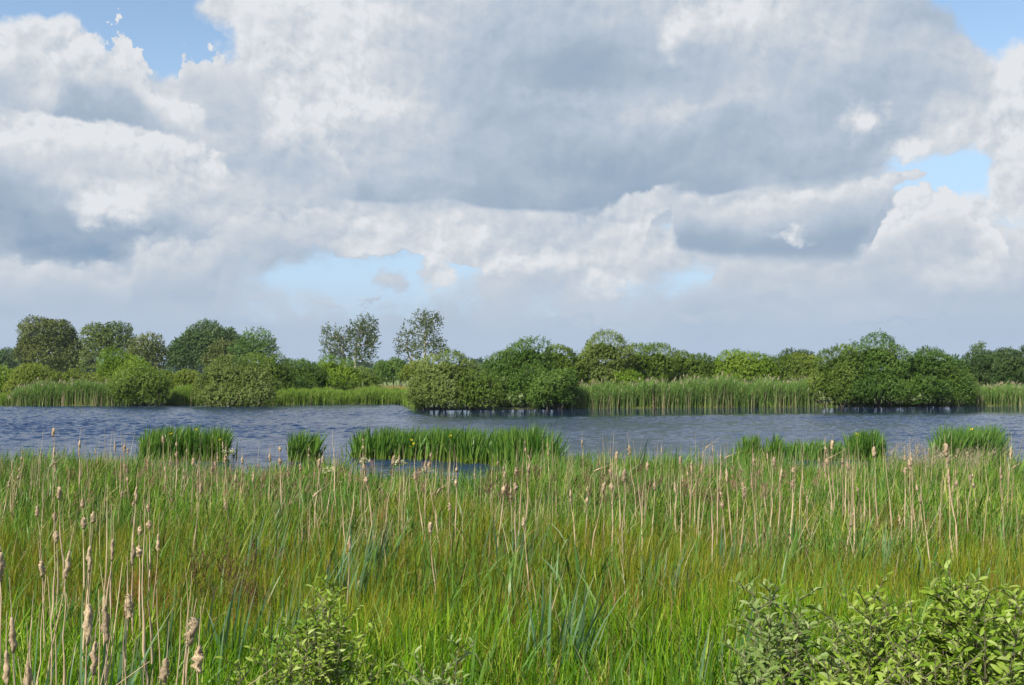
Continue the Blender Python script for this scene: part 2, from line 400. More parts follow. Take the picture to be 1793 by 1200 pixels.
def mat_solid(name, c1, c2, scale=8, rough=.8, detail=4, stretch=(1, 1, 1), bump=0.0, tone=False):
    m = bpy.data.materials.new(name); m.use_nodes = True
    t = NT(m.node_tree); p = t.n['Principled BSDF']
    tcn = t.n.new('ShaderNodeTexCoord')
    v = t.vm('MULTIPLY', tcn.outputs['Object'], stretch)
    n = t.noise(v, scale, detail, .6)
    base = t.ramp(n, [(.3, c1), (.7, c2)])
    if tone:
        oi = t.n.new('ShaderNodeObjectInfo')
        base = t.mix(1.0, base, t.ramp(oi.outputs['Random'], [(0, (.62, .60, .58)), (.5, (.9, .85, .8)), (1, (1.08, 1.04, .98))]), 'MULTIPLY')
    t.l.new(base, p.inputs['Base Color'])
    p.inputs['Roughness'].default_value = rough
    if bump:
        b = t.n.new('ShaderNodeBump'); b.inputs['Strength'].default_value = bump; t.l.new(n, b.inputs['Height']); t.l.new(b.outputs[0], p.inputs['Normal'])
    return m

def S(*cols):
    n = len(cols); return [(i / max(n - 1, 1), c) for i, c in enumerate(cols)]

M = {}
M['willow'] = mat_leaf('willow_leaf', S((.06, .11, .015), (.10, .165, .022), (.15, .225, .034), (.24, .30, .075)), .3, .35)
M['willow_bright'] = mat_leaf('willow_leaf_bright', S((.09, .17, .012), (.14, .24, .02), (.19, .29, .03), (.25, .34, .05)), .32, .3)
M['willow_grey'] = mat_leaf('willow_leaf_grey', S((.08, .13, .022), (.13, .185, .036), (.18, .24, .06), (.27, .32, .11)), .28, .35)
M['willow_yellow'] = mat_leaf('willow_leaf_yellow', S((.10, .155, .018), (.15, .21, .026), (.20, .255, .04), (.25, .29, .06)), .3, .3)
M['alder'] = mat_leaf('alder_leaf', S((.035, .085, .011), (.06, .125, .016), (.10, .18, .026), (.17, .25, .05)), .27, .4)
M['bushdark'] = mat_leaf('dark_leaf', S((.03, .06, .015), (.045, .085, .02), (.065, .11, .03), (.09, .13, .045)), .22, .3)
M['oak_olive'] = mat_leaf('oak_leaf_olive', S((.06, .08, .018), (.09, .115, .028), (.125, .15, .04), (.17, .19, .06)), .25, .3)
M['oak_green'] = mat_leaf('oak_leaf_green', S((.06, .10, .022), (.09, .135, .03), (.13, .175, .045), (.19, .22, .07)), .25, .3)
M['oak_deep'] = mat_leaf('oak_leaf_deep', S((.04, .085, .025), (.06, .11, .032), (.085, .14, .04), (.12, .17, .055)), .22, .3)
M['oak_light'] = mat_leaf('oak_leaf_light', S((0.063, 0.127, 0.029), (0.086, 0.155, 0.034), (0.115, 0.190, 0.046), (0.138, 0.207, 0.057)), .25, .3)
M['poplar'] = mat_leaf('poplar_leaf', S((.045, .07, .025), (.07, .10, .04), (.10, .13, .06), (.15, .18, .10)), .22, .4)
M['farwood'] = mat_leaf('far_wood_leaf', S((.03, .06, .025), (.04, .075, .035), (.05, .09, .04)), .1, .2)
M['bark'] = mat_solid('bark', (.05, .042, .03), (.13, .115, .09), 9, stretch=(1, 1, .3))
M['bark_pale'] = mat_solid('pale_bark', (.22, .20, .15), (.42, .38, .30), 7, stretch=(1, 1, .35))
M['bark_twig'] = mat_solid('twig_bark', (.07, .06, .035), (.14, .12, .07), 20)
M['reed'] = mat_leaf('reed_leaf', S((.07, .15, .03), (.10, .20, .04), (.15, .25, .055), (.22, .30, .085)), .28, .3, hstops=[(0, (.26, .26, .07), .6), (.2, (.17, .25, .05), .3), (.5, (.1, .15, .05), 0)])
M['reed_pale'] = mat_leaf('old_reed', S((.30, .25, .15), (.36, .30, .19), (.26, .24, .13)), .2, .2)
M['panicle'] = mat_leaf('reed_panicle', S((.26, .24, .15), (.30, .26, .18), (.28, .21, .17)), .25, .1, .8)
M['lush'] = mat_leaf('lush_grass', S((.10, .19, .02), (.13, .23, .03), (.17, .26, .04), (.22, .28, .06)), .32, .25)
M['orange_grass'] = mat_leaf('orange_sedge', S((.32, .22, .05), (.36, .24, .08), (.25, .24, .06)), .25, .2)
M['straw_grass'] = mat_leaf('straw_grass', S((.22, .21, .10), (.28, .25, .13), (.16, .20, .07)), .25, .2)
M['iris'] = mat_leaf('iris_leaf', S((.035, .105, .014), (.065, .155, .02), (.105, .21, .028), (.16, .26, .045)), .34, .4, .4, hstops=[(0, (.20, .26, .03), .85), (.3, (.14, .22, .03), .55), (.65, (.05, .12, .03), 0)])
M['iris_light'] = mat_leaf('iris_leaf_light', S((0.069, 0.161, 0.029), (0.103, 0.207, 0.034), (0.138, 0.241, 0.046)), .3, .5, .4, hstops=[(0, (.2, .24, .05), .85), (.3, (.14, .22, .04), .5), (.6, (.05, .12, .03), 0)])
M['petal'] = mat_leaf('yellow_petal', S((.75, .60, .03), (.8, .66, .05)), .3, .2)
M['umbel'] = mat_leaf('umbel_flower', S((.55, .55, .38), (.42, .45, .28), (.5, .42, .3)), .3, .1)
M['sedge'] = mat_leaf('sedge_blade', S((.018, .06, .005), (.055, .15, .009), (.11, .225, .015), (.20, .30, .025), (.38, .38, .11)), .32, .35, .45, patch=.2, pscale=.6, pcol=(.06, .15, .02))
M['rush'] = mat_leaf('rush_blade', S((.02, .07, .003), (.085, .165, .005), (.155, .235, .007), (.25, .29, .012), (.40, .34, .06)), .3, .3, .45, hstops=[(.5, (.2, .15, .03), 0), (.9, (.28, .19, .03), .2), (1, (.26, .14, .03), .5)], patch=.18, pscale=.5, pcol=(.11, .19, .012))
M['grass'] = mat_leaf('grass_blade', S((.02, .075, .003), (.07, .185, .005), (.14, .295, .008), (.23, .385, .016), (.40, .46, .08)), .36, .4, .4, patch=.15, pscale=.9, pcol=(.10, .23, .014))
M['dry'] = mat_leaf('dry_blade', S((.34, .27, .15), (.46, .38, .24), (.28, .19, .10), (.5, .44, .3)), .25, .2)
M['rust'] = mat_leaf('rust_stem', S((.22, .10, .04), (.28, .15, .06), (.16, .09, .04)), .2, .2)
M['pink'] = mat_leaf('pink_panicle', S((.24, .11, .10), (.30, .16, .13), (.22, .15, .10)), .25, .1)
M['brownpan'] = mat_leaf('brown_panicle', S((.085, .045, .035), (.12, .065, .05), (.15, .09, .06)), .2, .1)
M['redrush'] = mat_leaf('red_rush', S((.20, .075, .025), (.26, .11, .035), (.14, .06, .025)), .2, .2)
M['cattail_leaf'] = mat_leaf('cattail_leaf', S((.045, .105, .045), (.07, .15, .065), (.10, .19, .095), (.14, .23, .11)), .28, .45, .4, hstops=[(.8, (.2, .2, .1), 0), (1, (.4, .33, .2), .7)])
M['stalk'] = mat_solid('cattail_stem', (.30, .22, .13), (.56, .46, .31), 30, .75, 5, (1, 1, .15), tone=True)
M['head'] = mat_solid('cattail_fluff', (.22, .16, .10), (.54, .44, .30), 70, .95, 6, bump=.9, tone=True)
M['fluff'] = mat_leaf('cattail_fibre', S((.42, .33, .22), (.34, .25, .16), (.52, .44, .31)), .35, .05, .9)
M['near_willow'] = mat_leaf('sallow_leaf', S((.09, .17, .012), (.14, .235, .018), (.20, .30, .03), (.27, .36, .06), (.35, .42, .14)), .36, .35, .45)
M['near_willow_grey'] = mat_leaf('sallow_leaf_grey', S((.10, .17, .03), (.15, .225, .05), (.20, .28, .085), (.28, .34, .14)), .34, .35, .45)
M['herb'] = mat_leaf('herb_leaf', S((.12, .18, .02), (.17, .24, .03), (.23, .28, .05)), .32, .3)
M['dock'] = mat_leaf('dock_leaf', S((.02, .075, .012), (.03, .10, .018), (.05, .13, .025)), .25, .5, .35)

# ------------------------------------------------------------------ ground and water
FS_T = np.array([-3, -.47, -.36, -.20, -.10, -.088, -.02, .04, .13, .27, .38, .47, 3])
FS_D = np.array([76, 76, 76.5, 78.5, 80, 68, 68.5, 69.5, 71, 73.5, 75, 75.5, 75.5])
NS_T = np.array([-3, -.47, -.34, -.24, -.18, -.13, -.03, .03, .06, .2, .30, .47, 3])
NS_D = np.array([23, 23.2, 24, 21.2, 22.8, 19.8, 20.2, 24.4, 23.6, 23.6, 22.8, 23.4, 23.5])
def far_shore(tn): return np.interp(tn, FS_T, FS_D)
def near_shore(tn): return np.interp(tn, NS_T, NS_D)
def ground_z(x, y):
    x = np.asarray(x, float); y = np.asarray(y, float)
    tn = x / np.maximum(y, 1.0)
    ns = near_shore(tn) + .4 * np.sin(x * 1.7) + .3 * np.sin(x * 3.9 + 1)
    fs = far_shore(tn) + .3 * np.sin(x * 1.3)
    a = np.clip((ns - y) / .8, -1, 1) * .5 + .5
    b = np.clip((y - fs) / .8, -1, 1) * .5 + .5
    c = np.clip((np.abs(x) - 150) / 10, 0, 1)
    land = np.maximum(np.maximum(a, b), c)
    rise = np.clip((14 - y) / 14, 0, 2) * .18
    return -.55 + land * (.65 + rise) + .03 * np.sin(x * .9 + y * .7) * land

def grid_mesh(name, xs, ys, zf, mat, smooth=True):
    X, Y = np.meshgrid(xs, ys); Z = zf(X, Y)
    Vv = np.stack([X, Y, Z], -1).reshape(-1, 3); nx = len(xs)
    i = np.arange(len(ys) - 1)[:, None] * nx; j = np.arange(nx - 1)[None, :]
    q = np.stack([i + j, i + j + 1, i + nx + j + 1, i + nx + j], -1).reshape(-1, 4)
    return mesh_np(name, Vv, [q], mat=mat, smooth=smooth)

mg = bpy.data.materials.new('marsh_ground'); mg.use_nodes = True
t = NT(mg.node_tree); p = t.n['Principled BSDF']
tcn = t.n.new('ShaderNodeTexCoord'); n1 = t.noise(tcn.outputs['Object'], 1.3, 6, .65); n2 = t.noise(tcn.outputs['Object'], .05, 4, .6)
gx, gy, gz = t.sep(tcn.outputs['Object'])[:3]
near = t.ramp(n1, S((.035, .045, .015), (.07, .085, .02), (.13, .11, .05)))
farc = t.ramp(n2, S((.10, .15, .03), (.14, .19, .04), (.20, .21, .08)))
t.l.new(t.mix(t.smooth(gy, 78, 100), near, farc), p.inputs['Base Color']); p.inputs['Roughness'].default_value = .95
xs = np.unique(np.concatenate([np.linspace(-900, -90, 25), np.arange(-90, 90.1, 1.0), np.linspace(90, 900, 25)]))
ysg = np.unique(np.concatenate([np.linspace(-120, 0, 12), np.arange(0, 30, .4), np.arange(30, 60, 2.0), np.arange(60, 90, .4), np.linspace(90, 130, 20), np.linspace(130, 1100, 30)]))
tag(link('ground', grid_mesh('ground', xs, ysg, ground_z, mg)), 'marshy ground around the pond', 'ground', kind='structure')

mw = bpy.data.materials.new('pond_water'); mw.use_nodes = True
t = NT(mw.node_tree); p = t.n['Principled BSDF']
p.inputs['Base Color'].default_value = (.012, .025, .062, 1); p.inputs['Roughness'].default_value = .06
p.inputs['IOR'].default_value = 1.33
tcn = t.n.new('ShaderNodeTexCoord')
nb = t.noise(t.vm('MULTIPLY', tcn.outputs['Object'], (1, .8, 1)), 4.5, 4, .65)
bp = t.n.new('ShaderNodeBump'); bp.inputs['Strength'].default_value = .8; bp.inputs['Distance'].default_value = .06
ah = t.n.new('ShaderNodeAttribute'); ah.attribute_name = 'hh'
t.l.new(t.m('MULTIPLY_ADD', ah.outputs['Fac'], .76, .04), bp.inputs['Strength']); t.l.new(nb, bp.inputs['Height']); t.l.new(bp.outputs[0], p.inputs['Normal'])
rw = np.random.default_rng(3)
CALM = []
def water_z(X, Y):
    Z = np.zeros_like(X)
    for i in range(54):
        lam = .26 * (3.2 ** rw.uniform(0, 1)); th = rw.normal(0.3, .75)
        k = 2 * np.pi / lam
        amp = .0078 * lam ** .95
        ph = rw.uniform(0, 6.28)
        Z += amp * np.sin(k * (np.sin(th) * X + np.cos(th) * Y) + ph + .8 * np.sin(X * .21 + ph) + .6 * np.sin(Y * .17 + 2 * ph))
    tn = X / np.maximum(Y, 1)
    df = far_shore(tn) - Y; dn = Y - near_shore(tn)
    right = np.clip((tn + .11) / .05, 0, 1)
    calm_w = 2.0 + 12.0 * right
    k = np.clip((df - calm_w * .7) / (calm_w * .5), .03, 1) * np.clip((dn - 1.5) / 8, .05, 1)
    gust = .72 + .5 * np.sin(X * .13 + 1) * np.sin(Y * .11 + X * .03) + .2 * np.sin(Y * .33 + X * .07)
    Z *= 1.0 * k * gust
    CALM.append(k)
    return Z
wxs = np.unique(np.concatenate([np.linspace(-200, -46, 20), np.arange(-44, 44.01, .17), np.linspace(46, 200, 20)]))
wys = np.unique(np.concatenate([np.arange(15, 84, .08), [90, 100]]))
wm = grid_mesh('water', wxs, wys, water_z, mw)
ka = wm.attributes.new('hh', 'FLOAT', 'POINT'); ka.data.foreach_set('value', CALM[0].ravel().astype(np.float32))
tag(link('water', wm), 'wind rippled dark blue pond water', 'water', kind='structure')

# ------------------------------------------------------------------ trees and bushes
def crown(geo, rng, blobs, zmin, nsh, per, L, W, shoot, lump=.24, lumpf=1.8, depth=.85, inner=True, up=.7, back=.55, open_=0.0):
    """leafy shoots over the lumpy outside of a union of ellipsoids. blobs: (cx,cy,cz,rx,ry,rz)"""
    B = np.array(blobs, float)
    area = (B[:, 3] * B[:, 5]) ** .9
    cnt = (nsh * area / area.sum()).astype(int) + 3
    ks = rng.normal(0, 1, (6, 3)); ks = norm(ks) * lumpf * rng.uniform(.7, 2.2, (6, 1)); phs = rng.uniform(0, 6.28, 6)
    allc = []
    for i, b in enumerate(B):
        n = cnt[i]
        u = norm(rng.normal(0, 1, (int(n * 1.6), 3)))
        u = u[(u[:, 2] > -.85)]
        keep = (u[:, 1] < .25) | (rng.uniform(0, 1, len(u)) < back)
        u = u[keep][:n]
        P = b[:3] + u * b[3:6]
        lm = np.sin(P @ ks.T + phs).sum(1) / 6
        sc = 1 + lump * lm * 1.8 - np.abs(rng.normal(0, .07, len(u))) - (rng.uniform(0, 1, len(u)) < .25) * rng.uniform(0, .3, len(u)) + (rng.uniform(0, 1, len(u)) < .05) * (u[:, 2] > .1) * rng.uniform(.04, .16, len(u))
        if open_ > 0:
            sc = np.where(rng.uniform(0, 1, len(u)) < open_, sc * rng.uniform(.35, 1, len(u)), sc)
        P = b[:3] + u * b[3:6] * sc[:, None]
        # drop shoots buried in other blobs
        ok = P[:, 2] > zmin
        for j, c in enumerate(B):
            if j != i:
                q = ((P - c[:3]) / c[3:6]); ok &= (q ** 2).sum(1) > .55
        P = P[ok]; un = norm(u[ok] / b[3:6]); 
        allc.append((P, un))
    P = np.concatenate([a for a, _ in allc]); N_ = np.concatenate([a for _, a in allc])
    ns = len(P)
    D = norm(N_ * .8 + np.array([.12, 0, up]) + rng.normal(0, .35, (ns, 3)))
    tone = np.clip(.5 + .28 * np.sin(P @ ks[:3].T * .8 + phs[:3]).sum(1) / 1.7 + rng.normal(0, .12, ns), 0, 1)
    k = np.repeat(np.arange(ns), per)
    tt = np.tile(np.linspace(.1, 1, per), ns)[:, None]
    pos = P[k] + D[k] * tt * shoot + rng.normal(0, shoot * .12, (len(k), 3))
    side = norm(np.cross(D[k], rng.normal(0, 1, (len(k), 3))))
    ld = norm(D[k] * .55 + side * (1.1 - .6 * tt))
    nr = norm(D[k] * .8 - side * .4 + N_[k] * .5 + rng.normal(0, .3, (len(k), 3)))
    rv = np.clip(tone[k] * .7 + rng.uniform(0, .3, len(k)), 0, 1)
    sz = rng.uniform(.75, 1.25, len(k))
    leaves(geo, rng, pos, ld, nr, L * sz, W * sz, rv)
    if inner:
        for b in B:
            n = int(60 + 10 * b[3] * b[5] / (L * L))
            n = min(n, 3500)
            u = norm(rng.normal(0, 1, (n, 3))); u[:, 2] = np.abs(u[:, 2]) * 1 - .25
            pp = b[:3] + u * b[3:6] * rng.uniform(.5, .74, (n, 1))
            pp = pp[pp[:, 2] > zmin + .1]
            leaves(geo, rng, pp, rng.normal(0, 1, (len(pp), 3)), rng.normal(0, 1, (len(pp), 3)), L * 2.2, L * 1.5, rng.uniform(0, .35, len(pp)))  # oversized filler leaves; shade inside the crown is put into their darker tones

def px_blobs(blobs, X0, d, depth):
    out = []
    for b in blobs:
        X, Y, rx, ry = b[:4]; dyy = b[4] if len(b) > 4 else 0
        out.append(((X - X0) / F * d, dyy, H - (Y - HY) / F * d, rx / F * d, rx / F * d * depth, ry / F * d))
    return out

seedc = [100]
def bush(label, X0, d, blobs, mat='willow', dens=1.0, group='willow bushes along the far bank', name='willow_bush', cat='bush', leaf=.11, z0=None, depth=.7):
    seedc[0] += 1; rng = np.random.default_rng(seedc[0])
    x = wx_(X0, d); gz = float(ground_z(x, d)) if z0 is None else z0
    root = link(name, None, loc=(x, d, gz)); tag(root, label, cat, group)
    B = [(b[0], b[1], b[2] - gz, *b[3:]) for b in px_blobs(blobs, X0, d, depth)]
    g = Geo()
    A = sum(b[3] * b[5] for b in B) * 6.5
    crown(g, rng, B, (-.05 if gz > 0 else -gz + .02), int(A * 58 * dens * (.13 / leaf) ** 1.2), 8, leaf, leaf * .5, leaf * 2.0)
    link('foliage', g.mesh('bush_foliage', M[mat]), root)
    gb = Geo()
    for b in B:
        for k in range(5):
            s0 = np.array([b[0] * .55 + rng.normal(0, .25), b[1] * .5 + rng.normal(0, .2), -.1])
            e0 = np.array([b[0], b[1], b[2]]) + rng.normal(0, .45, 3) * np.array(b[3:6])
            mid = (s0 + e0) / 2 + rng.normal(0, .15, 3)
            tube(gb, [s0, mid, e0], [.06, .045, .015], 5)
        for k in range(9):
            u = norm(rng.normal(0, 1, 3)); u[2] = abs(u[2]); u[1] = -abs(u[1])
            e1 = np.array(b[:3]) + u * np.array(b[3:6]) * rng.uniform(.95, 1.12); s1 = np.array(b[:3]) + u * np.array(b[3:6]) * .45
            tube(gb, [s1, (s1 + e1) / 2 + rng.normal(0, .08, 3), e1], [.03, .02, .006], 4)
    link('branches', gb.mesh('bush_branches', M['bark']), root)
    return root

def tree(label, X0, d, blobs, trunk, mat, bark='bark', name='tree', per=7, leaf=.3, dens=1.0, open_=.5, group='tall trees on the horizon beyond the far bank', depth=.75, lump=.28, inner=True, tr=.32, cat='tree'):
    """trunk: px polyline [(X,Y),...] from base up"""
    seedc[0] += 1; rng = np.random.default_rng(seedc[0])
    root = link(name, None, loc=(wx_(X0, d), d, .1)); tag(root, label, cat, group)
    B = [(b[0], b[1], b[2] - .1, *b[3:]) for b in px_blobs(blobs, X0, d, depth)]
    g = Geo(); A = sum(b[3] * b[5] for b in B) * 6.5
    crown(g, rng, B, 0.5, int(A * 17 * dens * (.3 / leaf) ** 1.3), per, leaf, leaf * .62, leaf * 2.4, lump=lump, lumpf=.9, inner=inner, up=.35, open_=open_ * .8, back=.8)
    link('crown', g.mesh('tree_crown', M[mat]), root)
    gb = Geo()
    pts = [np.array([(X - X0) / F * d, 0, H - (Y - HY) / F * d - .1]) for X, Y in trunk]
    if pts[0][2] > 0: pts = [np.array([pts[0][0] - .1, 0, -.2])] + pts
    tube(gb, pts, np.linspace(tr, tr * .35, len(pts)), 8)
    for b in B:
        c = np.array(b[:3])
        j = min(range(len(pts)), key=lambda q: np.linalg.norm(pts[q] - (c - np.array([0, 0, b[5] * .7]))))
        s0 = pts[j]; mid = (s0 * .5 + c * .5) + np.array([0, 0, -.1 * b[5]])
        tube(gb, [s0, mid, c], [tr * .42, tr * .3, tr * .16], 6)
        for k in range(7):
            u = norm(rng.normal(0, 1, 3)); u[2] = abs(u[2]) * .8
            e = c + u * np.array(b[3:6]) * .85
            a = mid * .4 + c * .6 if k % 2 else c
            tube(gb, [a, (a + e) / 2 + rng.normal(0, .2, 3), e], [tr * .16, tr * .1, tr * .04], 5)
    link('trunk', gb.mesh('tree_trunk', M[bark]), root)
    return root

# --- bushes of the far bank, left to right
G1 = 'willow bushes along the far bank'
bush('bright yellow-green bush cut by the left edge of the view behind the reeds', 2, 92, [(-12, 668, 34, 24), (12, 672, 22, 18)], 'willow_bright')
bush('light green bush behind the reeds below the left-hand dark tree', 52, 88, [(45, 664, 26, 25), (68, 662, 24, 22), (38, 686, 18, 18, -1)], 'willow_yellow')
bush('low bushy willow behind the tall reeds left of the bright green bush', 110, 90, [(98, 670, 24, 19), (128, 668, 24, 18), (160, 672, 22, 16)], 'willow_yellow')
bush('vivid green rounded bush standing above its neighbours in front of the left trees', 216, 92, [(205, 645, 30, 29), (240, 650, 27, 26), (218, 664, 40, 26)], 'willow_bright', dens=1.1)
bush('round grey-green willow at the waterline, nearly as wide as tall, between two reed patches', 250, 76.2, [(248, 678, 45, 34), (228, 692, 24, 20, -.5), (276, 690, 22, 22, -.5)], 'willow', dens=1.2)
bush('low yellow-green willow in the gap between the two round waterline willows', 305, 88, [(292, 668, 26, 20), (320, 668, 26, 20), (338, 672, 18, 20)], 'willow_yellow')
bush('large dome-shaped grey-green willow at the waterline left of the open lawn-like bank', 412, 75.4, [(400, 664, 50, 36), (432, 672, 42, 36), (372, 682, 32, 28), (455, 692, 26, 20, -.5), (400, 695, 50, 18, -.9)], 'willow_grey', dens=1.25)
bush('dense green willow right behind the large dome-shaped waterline willow', 475, 84, [(452, 654, 32, 28), (486, 658, 28, 32), (470, 678, 34, 18, -1), (503, 676, 14, 20)], 'willow')
bush('mid green bush between the dense willow and the pointed bright one', 532, 88, [(525, 658, 26, 24), (548, 662, 22, 22), (528, 676, 24, 14, -1)], 'alder')
bush('bright fresh green bush with a pointed top left of the pale-trunked poplars', 592, 90, [(578, 652, 26, 28), (605, 658, 28, 24), (590, 672, 36, 16, -1)], 'willow_bright')
bush('small dull green bush below the trunk of the leaning poplar', 640, 100, [(630, 664, 20, 18), (652, 668, 16, 16)], 'willow')
bush('dark green low thicket behind the open meadow gap', 684, 150, [(672, 652, 16, 19), (694, 650, 18, 20), (708, 656, 12, 12)], 'alder', leaf=.2)
bush('small olive bush partly hidden by the first willow of the central thicket', 722, 110, [(720, 656, 20, 16), (742, 650, 20, 18)], 'willow_yellow')
bush('light green willow leaning over the water at the left end of the central thicket', 770, 68.6, [(782, 658, 48, 38), (752, 676, 32, 32), (735, 694, 18, 20, -.4), (775, 692, 42, 24, -.7)], 'willow_grey', dens=1.15)
bush('low rounded willow at the waterline, second along the central thicket', 832, 68.4, [(826, 676, 32, 24, -.3), (848, 690, 30, 24, -.6), (820, 698, 26, 18, -.5)], 'willow', dens=1.1)
bush('tall dark green bush with a tufted peak in the central thicket', 905, 71.5, [(925, 634, 44, 34), (885, 652, 40, 36), (900, 682, 46, 32, -1), (868, 690, 26, 24, -1.2)], 'alder', dens=1.15)
bush('small yellow-green willow at the waterline where the long reed bed begins', 965, 69.5, [(962, 682, 34, 26, -.2), (990, 674, 18, 22), (948, 698, 24, 18, -.5), (985, 696, 20, 18, -.4), (935, 668, 26, 26, .3)], 'alder', dens=1.15)
bush('dense green bush left of the tallest grey-topped one in the central thicket', 985, 74.5, [(975, 638, 34, 32), (998, 660, 28, 32)], 'willow', dens=1.0)
bush('tallest grey-green willow of the central thicket, with a rounded windblown crown', 1052, 75, [(1055, 622, 42, 32), (1030, 648, 34, 36), (1078, 650, 30, 34), (1050, 672, 44, 24)], 'willow_grey', dens=1.1)
bush('broad green bush just right of the tallest grey-green willow', 1128, 77, [(1118, 640, 36, 32), (1152, 638, 32, 30), (1130, 668, 46, 22)], 'willow', dens=1.05)
bush('bright low willow shoot bush standing in front of the broad green bush above the reeds', 1105, 74, [(1102, 672, 26, 20), (1085, 680, 16, 14)], 'willow_bright')
bush('mid green bush with upright twiggy top amid the long hedge behind the reeds', 1208, 79, [(1195, 645, 30, 30), (1226, 648, 28, 28), (1210, 668, 38, 18)], 'willow', dens=1.0)
bush('yellow-green rounded bush above the highest part of the reed bed', 1300, 79, [(1292, 642, 38, 30), (1325, 648, 32, 28), (1300, 666, 50, 18), (1262, 656, 22, 22)], 'willow_bright', dens=1.0)
bush('green bush between the yellow-green rounded one and the large thicket on the right', 1365, 80, [(1352, 652, 30, 28), (1382, 650, 26, 26), (1368, 668, 34, 16)], 'willow', dens=1.0)
bush('dull olive bush tucked against the left flank of the large right-hand thicket', 1412, 84, [(1402, 648, 28, 24), (1428, 652, 24, 24), (1412, 668, 28, 16)], 'willow_yellow')
bush('left shoulder of the large right-hand thicket, grey-green willow', 1462, 74.3, [(1468, 652, 42, 40), (1440, 676, 24, 32), (1475, 688, 34, 20, -.6)], 'willow', dens=1.15)
bush('highest domed green bush of the large right-hand thicket', 1535, 74.5, [(1535, 636, 52, 43), (1500, 662, 42, 36), (1560, 668, 46, 34), (1532, 672, 60, 36, 1.5), (1530, 684, 56, 22, -.8)], 'alder', dens=1.25)
bush('dark green bush forming the right shoulder of the large right-hand thicket', 1630, 74.8, [(1622, 648, 46, 39), (1656, 668, 36, 38), (1615, 684, 50, 26, -.8), (1680, 684, 20, 24, -.3)], 'alder', dens=1.2)
bush('dark bush in the cloud shade beyond the right end of the large thicket', 1712, 104, [(1705, 654, 26, 27), (1735, 652, 26, 28), (1712, 670, 36, 16)], 'bushdark', leaf=.15)  # no shadow falls on it; the cloud shade is put into the dark leaf colour
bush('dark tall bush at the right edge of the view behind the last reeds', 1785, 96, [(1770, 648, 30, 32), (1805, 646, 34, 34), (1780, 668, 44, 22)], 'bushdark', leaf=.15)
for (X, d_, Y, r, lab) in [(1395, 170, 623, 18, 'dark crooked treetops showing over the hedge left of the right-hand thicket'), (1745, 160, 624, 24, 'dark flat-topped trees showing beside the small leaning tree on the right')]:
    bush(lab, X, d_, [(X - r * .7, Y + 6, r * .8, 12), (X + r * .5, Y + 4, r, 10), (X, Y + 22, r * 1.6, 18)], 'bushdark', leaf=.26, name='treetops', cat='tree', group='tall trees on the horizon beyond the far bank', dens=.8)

# --- tall trees
tree('broad grey-olive oak, the largest tree at the far left', 85, 200, [(78, 588, 34, 28), (54, 608, 20, 17), (104, 592, 27, 22), (128, 610, 14, 15), (84, 622, 40, 24), (40, 622, 14, 12), (118, 632, 22, 16)], [(88, 645), (86, 622), (84, 600), (82, 585)], 'oak_olive', leaf=.34, dens=1.3, open_=.3, inner=False)
tree('two-crowned tree with a pale slanting trunk, second tall tree from the left', 188, 185, [(165, 590, 20, 18), (198, 588, 28, 19), (215, 604, 18, 20), (178, 612, 22, 18), (156, 630, 12, 18), (200, 622, 22, 14)], [(182, 650), (184, 628), (190, 608), (196, 590)], 'oak_green', leaf=.32, dens=.85, open_=.45, inner=False, tr=.26)
tree('smaller ochre-green tree right of the two-crowned tree', 258, 180, [(256, 608, 24, 18), (270, 622, 17, 18), (244, 622, 16, 14), (268, 636, 18, 12)], [(260, 650), (259, 628), (258, 610)], 'oak_olive', leaf=.3, dens=.95, open_=.35, inner=False, tr=.24)
tree('large dark green round-crowned oak with a short trunk visible beneath', 352, 190, [(362, 600, 36, 28), (332, 614, 32, 26), (385, 608, 24, 24), (310, 630, 14, 14), (345, 626, 40, 16)], [(340, 655), (340, 638), (345, 615), (355, 600)], 'oak_deep', leaf=.32, dens=1.3, open_=.15, lump=.18, tr=.4)
tree('small dark pointed treetop between the large dark oak and the lighter tree', 402, 215, [(402, 592, 12, 14), (398, 612, 18, 16), (420, 606, 16, 14)], [(402, 640), (402, 610), (402, 592)], 'oak_deep', leaf=.32, dens=1.2, open_=.1, tr=.2)
tree('olive rounded tree in front of the large dark oak', 395, 175, [(394, 616, 24, 18), (380, 632, 22, 12), (410, 630, 20, 14)], [(394, 650), (394, 618)], 'oak_olive', leaf=.3, dens=1.1, open_=.2, tr=.22)
tree('light green open-crowned tree at the right end of the oak group', 445, 170, [(448, 604, 22, 18), (430, 618, 24, 16), (462, 618, 15, 16), (440, 632, 30, 12)], [(446, 650), (446, 625), (447, 606)], 'oak_light', leaf=.3, dens=1.0, open_=.3, inner=False, tr=.22)
tree('feathery grey-green poplar, left one of the left pair', 592, 165, [(578, 588, 13, 12), (602, 592, 13, 14), (588, 604, 18, 16), (578, 618, 11, 12), (600, 622, 14, 18)], [(606, 650), (604, 625), (596, 605), (590, 590)], 'poplar', 'bark_pale', leaf=.28, dens=0.39, open_=.6, inner=False, name='poplar', tr=.2)
tree('wind-swept poplar with a pale trunk and its crown leaning to the right', 632, 160, [(640, 572, 17, 16), (624, 582, 14, 18), (648, 588, 9, 14), (636, 604, 16, 18), (652, 602, 7, 6), (634, 628, 20, 12)], [(622, 652), (622, 628), (624, 604), (632, 580)], 'poplar', 'bark_pale', leaf=.28, dens=0.52, open_=.45, inner=False, name='poplar', tr=.22)
tree('thin sparse poplar with forked bare pale stems, left one of the right pair', 715, 165, [(716, 582, 12, 14), (706, 602, 12, 14), (726, 608, 9, 16), (702, 616, 8, 8), (722, 625, 12, 8)], [(721, 655), (718, 632), (712, 608), (716, 582)], 'poplar', 'bark_pale', leaf=.27, dens=0.31, open_=.7, inner=False, name='poplar', tr=.2)
